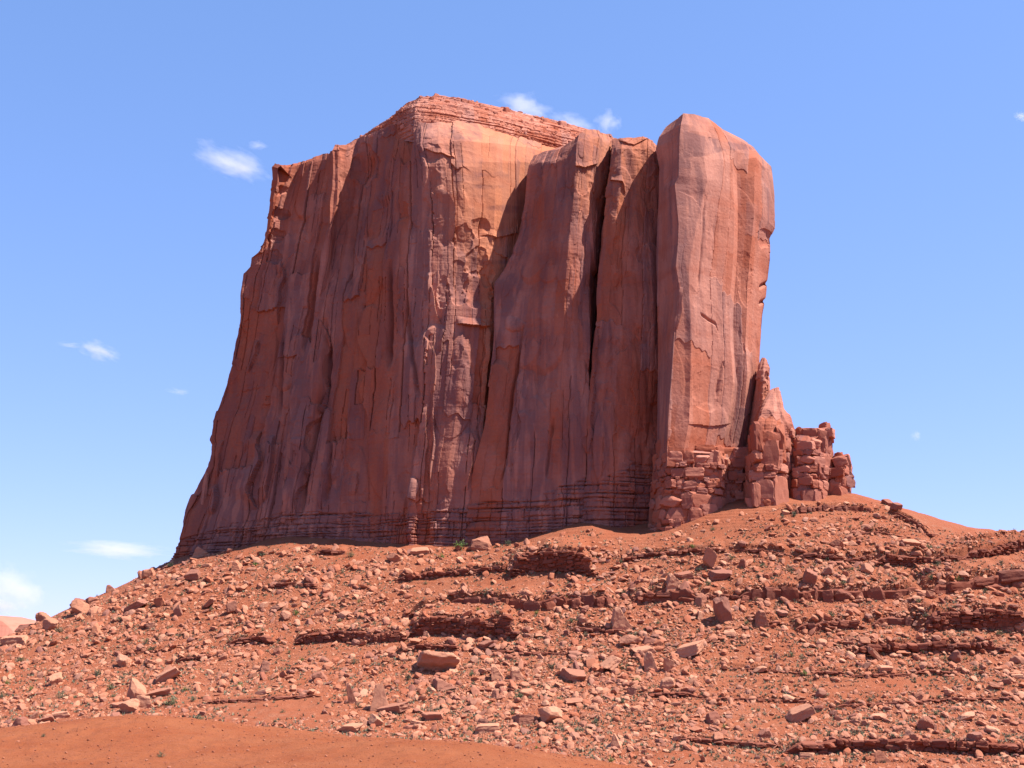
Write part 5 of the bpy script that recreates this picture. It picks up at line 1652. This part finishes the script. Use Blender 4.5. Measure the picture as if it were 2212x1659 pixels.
# u, v of the foot, width in px, brightness, label
SHRUBS = [
    (995, 1188, 30, 2, "bright green bush at the cliff foot beside a reddish boulder"), (757, 1203, 17, 1, "grey-green shrub under the dark step at the cliff foot"),
    (211, 1460, 18, 0, "tall dark grey-green shrub on the outer rubble slope"), (269, 1465, 13, 0, "upright shrub next to the tall dark one on the outer slope"),
    (313, 1440, 14, 0, "round shrub midway up the outer rubble slope"), (324, 1406, 13, 1, "leafy shrub higher up the outer rubble slope"),
    (257, 1341, 14, 0, "green shrub just below the long purple-grey slab"), (371, 1523, 24, 1, "wide low pale shrub downhill of the pale boulder cluster"),
    (418, 1515, 17, 0, "shrub in rubble a step uphill of the mound's notch"), (518, 1485, 14, 2, "fresh green shrub near the pale slab by the gully"),
    (640, 1328, 13, 2, "vivid little green bush by the propped pale boulder"), (134, 1507, 20, 0, "spreading shrub among pale stones above the mound"),
    (400, 1492, 12, 2, "small yellowish bush uphill of the mound's notch"), (238, 1489, 18, 1, "low shrub just above the tall rounded tan boulder"),
    (160, 1508, 10, 1, "thin upright bush next to the spreading shrub"), (6, 1506, 15, 0, "shrub cut by the picture's left edge"),
    (565, 1202, 15, 0, "shrub by the cliff's shaded base on the sandy hump"), (1121, 1510, 22, 1, "tall shrub beside the small rounded boulder in mid-rubble"),
    (882, 1469, 16, 0, "dark shrub on the shaded side of the large buff hump"), (1017, 1580, 16, 1, "shrub in the lowest rubble by the pale flat boulder"),
    (1345, 1519, 14, 0, "lone shrub between the boulder field and the lower rubble"), (1195, 1444, 18, 0, "wide shrub uphill of the broad half-dark boulder"),
    (1208, 1514, 14, 1, "small green shrub beside the flat boulder in mid-rubble"), (1375, 1473, 14, 2, "bright yellow-green bush below the ridged buff slab"),
    (1106, 1543, 13, 1, "tuft-like shrub by the dark hollowed block"), (766, 1434, 18, 0, "grey shrub on bare soil uphill of the dark spike"),
    (1036, 1608, 16, 1, "green shrub nearest the mound's lower crest"), (773, 1528, 15, 0, "dark shrub between the spike and the shark-fin slab"),
    (1058, 1375, 14, 2, "green bush at the end of the finely layered outcrop"), (1580, 1210, 18, 1, "shrub beside the tall upright block's sunlit side"),
    (1706, 1234, 15, 0, "shrub on the upper slope between two ledges"), (1647, 1225, 12, 1, "small shrub uphill of the long level ledge's shaded end"),
    (1747, 1310, 16, 1, "shrub growing right below the long level ledge"), (1862, 1590, 16, 0, "shrub above the lowest long ledge"),
    (2011, 1255, 13, 1, "shrub at the joint of the level ledge and the dark wall"), (2163, 1218, 12, 0, "shrub on the smooth slope above the dark wall"),
    (1530, 1264, 13, 1, "shrub below the long dark flat slab"), (1975, 1474, 11, 0, "small shrub in bare soil by the small dark shelf"),
    (1841, 1232, 11, 1, "small shrub uphill of the level ledge, near the pale disc"),
]


def place_shrub(u, v, wpx, br, label, fn, near=False, k=0):
    if near:
        d = ray(np.array([float(u)]), np.array([float(v)]))
        d = d / d[:, 1:2]
        Y = 44.0
        for Yq in np.arange(36, 80, 0.25):
            if (d * Yq)[0, 2] < float(mz((d * Yq)[:, 0], (d * Yq)[:, 1])[0]):
                Y = Yq
                break
        p = (d * Y)[0]
        zz = float(mz(np.array([p[0]]), np.array([p[1]]))[0])
    else:
        P, ok = hit([u], [v], hzr)
        if not ok[0]:
            return None
        p = P[0]
        zz = float(hz(np.array([p[0]]), np.array([p[1]]))[0])
    o = put("desert_shrub", SHR[k % len(SHR)])
    s = wpx * 1.3 * p[1] / F
    o.location = (p[0], p[1], zz - 0.04 * s)
    o.scale = (s, s, s * 0.95)
    o.rotation_euler = (0, 0, k * 1.7)
    o.color = [(1.05, 1.0, 1.1, 1), (1.3, 1.25, 1.2, 1), (1.25, 1.5, 0.75, 1)][br]
    tag(o, label, "shrub", "desert shrubs dotted over the slope")
    return o


for k, (u, v, wp, br, lab) in enumerate(SHRUBS):
    place_shrub(u, v, wp, br, lab, hz, k=k)
place_shrub(348, 1637, 15, 0, "round dry shrub alone on the bare dirt mound", None, True, 3)
place_shrub(94, 1593, 10, 0, "tiny dry shrub high on the dirt mound's shaded end", None, True, 5)
place_shrub(552, 1667, 12, 1, "small dry shrub at the bottom edge of the dirt mound", None, True, 6)
rng = np.random.default_rng(404)
SPL = [(q[0], q[1]) for q in SHRUBS]
ns = 0
for q in range(len(cand) - 1, 0, -1):
    u, v = cand[q]
    if ns >= 150:
        break
    dens = float(rubble_density(np.array([u]), np.array([v]))[0])
    if not (-5 < u < 2217 and v < 1660) or rng.random() > 0.25 + 0.9 * max(0, float(fbm(np.array([u / 120]), np.array([v / 60]), np.array([0.0]), 2, 88)[0]) + 0.3) * (1.2 if u < 700 else 0.9):
        continue
    if any(math.hypot(u - a, (v - b) * 1.5) < 24 for a, b in SPL) or any(abs(u - z[0]) < z[2] * 0.6 and abs(v - z[1]) < z[3] * 0.6 for z in PLACED):
        continue
    SPL.append((u, v))
    br = int(rng.choice([0, 0, 0, 1, 1, 2]))
    wp = float(rng.uniform(8, 15))
    szw = "small" if wp < 11 else "low"
    lab = where_label(u, v, [["grey-green", "olive green", "fresh green"][br] + " " + szw, szw + " " + ["dull", "leafy", "bright"][br]], "shrub")
    if place_shrub(u, v, wp, br, lab, hz, k=ns + 40) is not None:
        ns += 1

# dry grass tufts, uncountable ground cover
rng = np.random.default_rng(606)
n = 17000
u, v = rng.uniform(-10, 2220, n * 3), rng.uniform(1090, 1650, n * 3)
kp = rng.random(n * 3) < np.clip(0.35 + 1.1 * fbm(u / 140 + v / 90, v / 50, 0 * u, 3, 303), 0.03, 1) * np.clip(rubble_density(u, v) + 0.15, 0, 1)
u, v = u[kp][:n], v[kp][:n]
GP, ok = hit(u, v, hzr)
ok &= ((v > np.interp(u, foot_u, foot_v) + 2) | (u < 380)) & (v < np.interp(u, mcu, mcv) + 8) & (GP[:, 1] < 470)
GP = GP[ok]
n = len(GP)
gz = hz(GP[:, 0], GP[:, 1])
B = 9
a = rng.uniform(0, 6.28, (n, B))
hgt = rng.uniform(0.3, 0.95, (n, 1)) * rng.uniform(0.6, 1.1, (n, B))
sp = rng.uniform(0.15, 0.5, (n, B)) * hgt * 1.4
bx, by = GP[:, 0][:, None] + 0.3 * hgt * np.cos(a), GP[:, 1][:, None] + 0.3 * hgt * np.sin(a)
wd = 0.12
z0 = gz[:, None] - 0.05 + 0 * a
V = np.stack([np.stack([bx - wd * np.sin(a), by + wd * np.cos(a), z0], -1), np.stack([bx + wd * np.sin(a), by - wd * np.cos(a), z0], -1),
              np.stack([bx + sp * np.cos(a), by + sp * np.sin(a), z0 + hgt], -1)], 2)
o = mk("dry_grass", V.reshape(-1, 3), np.arange(n * B * 3).reshape(-1, 3), M_GRASS, False, {'tone': np.repeat(np.clip(rng.normal(0.45, 0.3, n), 0, 1), B * 3)})
tag(o, "sparse dry grass tufts between the stones", "grass", kind='stuff')

# ------------------------------------------------------------------ distant mesa at the left edge
rng = np.random.default_rng(8)
ts = np.linspace(0, 1, 160)
mxs = -2600 + (unp(64.0, 1366.0, 3000.0)[0] + 2600) * ts
top = 70 + 13 * fbm(ts * 9, 0 * ts, 0 * ts, 4, 12) + 6 * (1 - ts)
uo, vo = proj(np.stack([mxs, 3000 + 0 * mxs, top], -1))
want = np.interp(uo, [-400, -40, 0, 10, 22, 34, 48, 64], [1318, 1331, 1339, 1344, 1354, 1364, 1390, 1440])
top = (HORIZON - want) / F * 3000
rows = []
for f_, dy in ((-0.7, -260), (0.0, -150), (0.45, -60), (0.5, -20), (0.95, -6), (1.0, 0), (1.0, 250), (-0.7, 420)):
    zz = top * f_ if f_ > 0 else np.minimum(-60, top)
    rows.append(np.stack([mxs, 3000 + dy + 9 * fbm(mxs / 60, 0 * mxs + f_, 0 * mxs, 3, 17), zz + 3 * fbm(mxs / 30, 0 * mxs + f_ * 4, 0 * mxs, 2, 18)], -1))
Gm = np.array(rows).transpose(1, 0, 2)
o = mk("distant_mesa", Gm.reshape(-1, 3), grid_faces(len(ts), 8)[:, ::-1], M_CLIFF, False, {'tone': np.full(len(ts) * 8, 0.6), 'varn_shade': np.full(len(ts) * 8, 0.2)})
tag(o, "far pink mesa just showing past the slope at the picture's left edge", "mesa")

# ------------------------------------------------------------------ small clouds
def cloud_material(name, dens, scale, seed):
    m = bpy.data.materials.new(name)
    m.use_nodes = True
    t = m.node_tree
    t.nodes.clear()
    out = N_(t, "ShaderNodeOutputMaterial")
    pv = N_(t, "ShaderNodeVolumePrincipled")
    pv.inputs['Color'].default_value = (0.99, 0.99, 1, 1)
    pv.inputs['Anisotropy'].default_value = 0.2
    tc = N_(t, "ShaderNodeTexCoord")
    mp = N_(t, "ShaderNodeMapping")
    mp.inputs['Location'].default_value = (seed * 3.7, seed * 1.3, seed * 5.1)
    t.links.new(tc.outputs['Object'], mp.inputs['Vector'])
    nz = N_(t, "ShaderNodeTexNoise")
    nz.inputs['Scale'].default_value = scale
    nz.inputs['Detail'].default_value = 5
    nz.inputs['Roughness'].default_value = 0.62
    t.links.new(mp.outputs[0], nz.inputs['Vector'])
    ln = N_(t, "ShaderNodeVectorMath", operation='LENGTH')
    t.links.new(tc.outputs['Object'], ln.inputs[0])
    # ragged falloff: 1 in the middle, 0 at the hull
    a = mathn(t, 'SUBTRACT', 0.86, ln.outputs['Value'])
    b = mathn(t, 'ADD', a, mathn(t, 'MULTIPLY', mathn(t, 'SUBTRACT', nz.outputs[0], 0.55), 2.2))
    c = ramp(t, b, 0.0, 0.9)
    t.links.new(mathn(t, 'MULTIPLY', c, dens), pv.inputs['Density'])
    t.links.new(pv.outputs[0], out.inputs['Volume'])
    return m


CL = [  # u, v, width, height, tilt (deg, positive falls to the right), density, label
    (500, 352, 150, 52, 24, 0.9, "white wisp falling toward the cliff's far top corner"),
    (556, 314, 40, 16, 5, 0.35, "faint small wisp above the cliff-side white wisp"),
    (1128, 236, 110, 62, 8, 0.8, "small white cloud peeking over the butte's cap rock"),
    (1235, 268, 110, 40, 18, 0.6, "thin streak behind the end of the butte's cap rock"),
    (1312, 266, 56, 44, -35, 0.45, "faint curl of cloud over the gap beside the pillar"),
    (212, 758, 80, 32, 24, 0.8, "small pale wisp halfway up the empty left sky"),
    (150, 745, 50, 10, 4, 0.35, "faint dash of cloud beside the halfway wisp"),
    (250, 1187, 200, 32, 3, 1.0, "long flat white cloud low over the left slope"),
    (25, 1268, 130, 70, 20, 1.0, "soft white cloud low at the picture's left edge"),
    (5, 1310, 80, 34, 10, 0.8, "lowest cloud patch just over the far pink mesa"),
    (385, 846, 44, 12, 5, 0.25, "barely visible streak left of the cliff edge"),
    (2206, 252, 30, 20, 20, 0.5, "tiny cloud scrap at the upper right edge"),
    (1978, 942, 22, 20, 0, 0.25, "tiny faint puff in the sky right of the butte"),
]
DI, FI = ICO[3]
for k, (u, v, cw, ch, tilt, dn, lab) in enumerate(CL):
    Y = 6000.0
    p = unp(float(u), float(v), Y)
    rx, rz_ = cw * Y / F / 2 * 1.45, ch * Y / F / 2 * 1.6
    ry = rx * 0.6
    me = mk("cloud", DI, FI, cloud_material("cloud_vapour", dn * 1.15 / (ry * 1.2), 1.6, k + 1), True, link=False)
    o = put("cloud", me)
    o.location = p
    o.scale = (rx, ry, rz_)
    o.rotation_euler = (0, math.radians(tilt), 0)
    tag(o, lab, "cloud", "small white clouds in the blue sky")
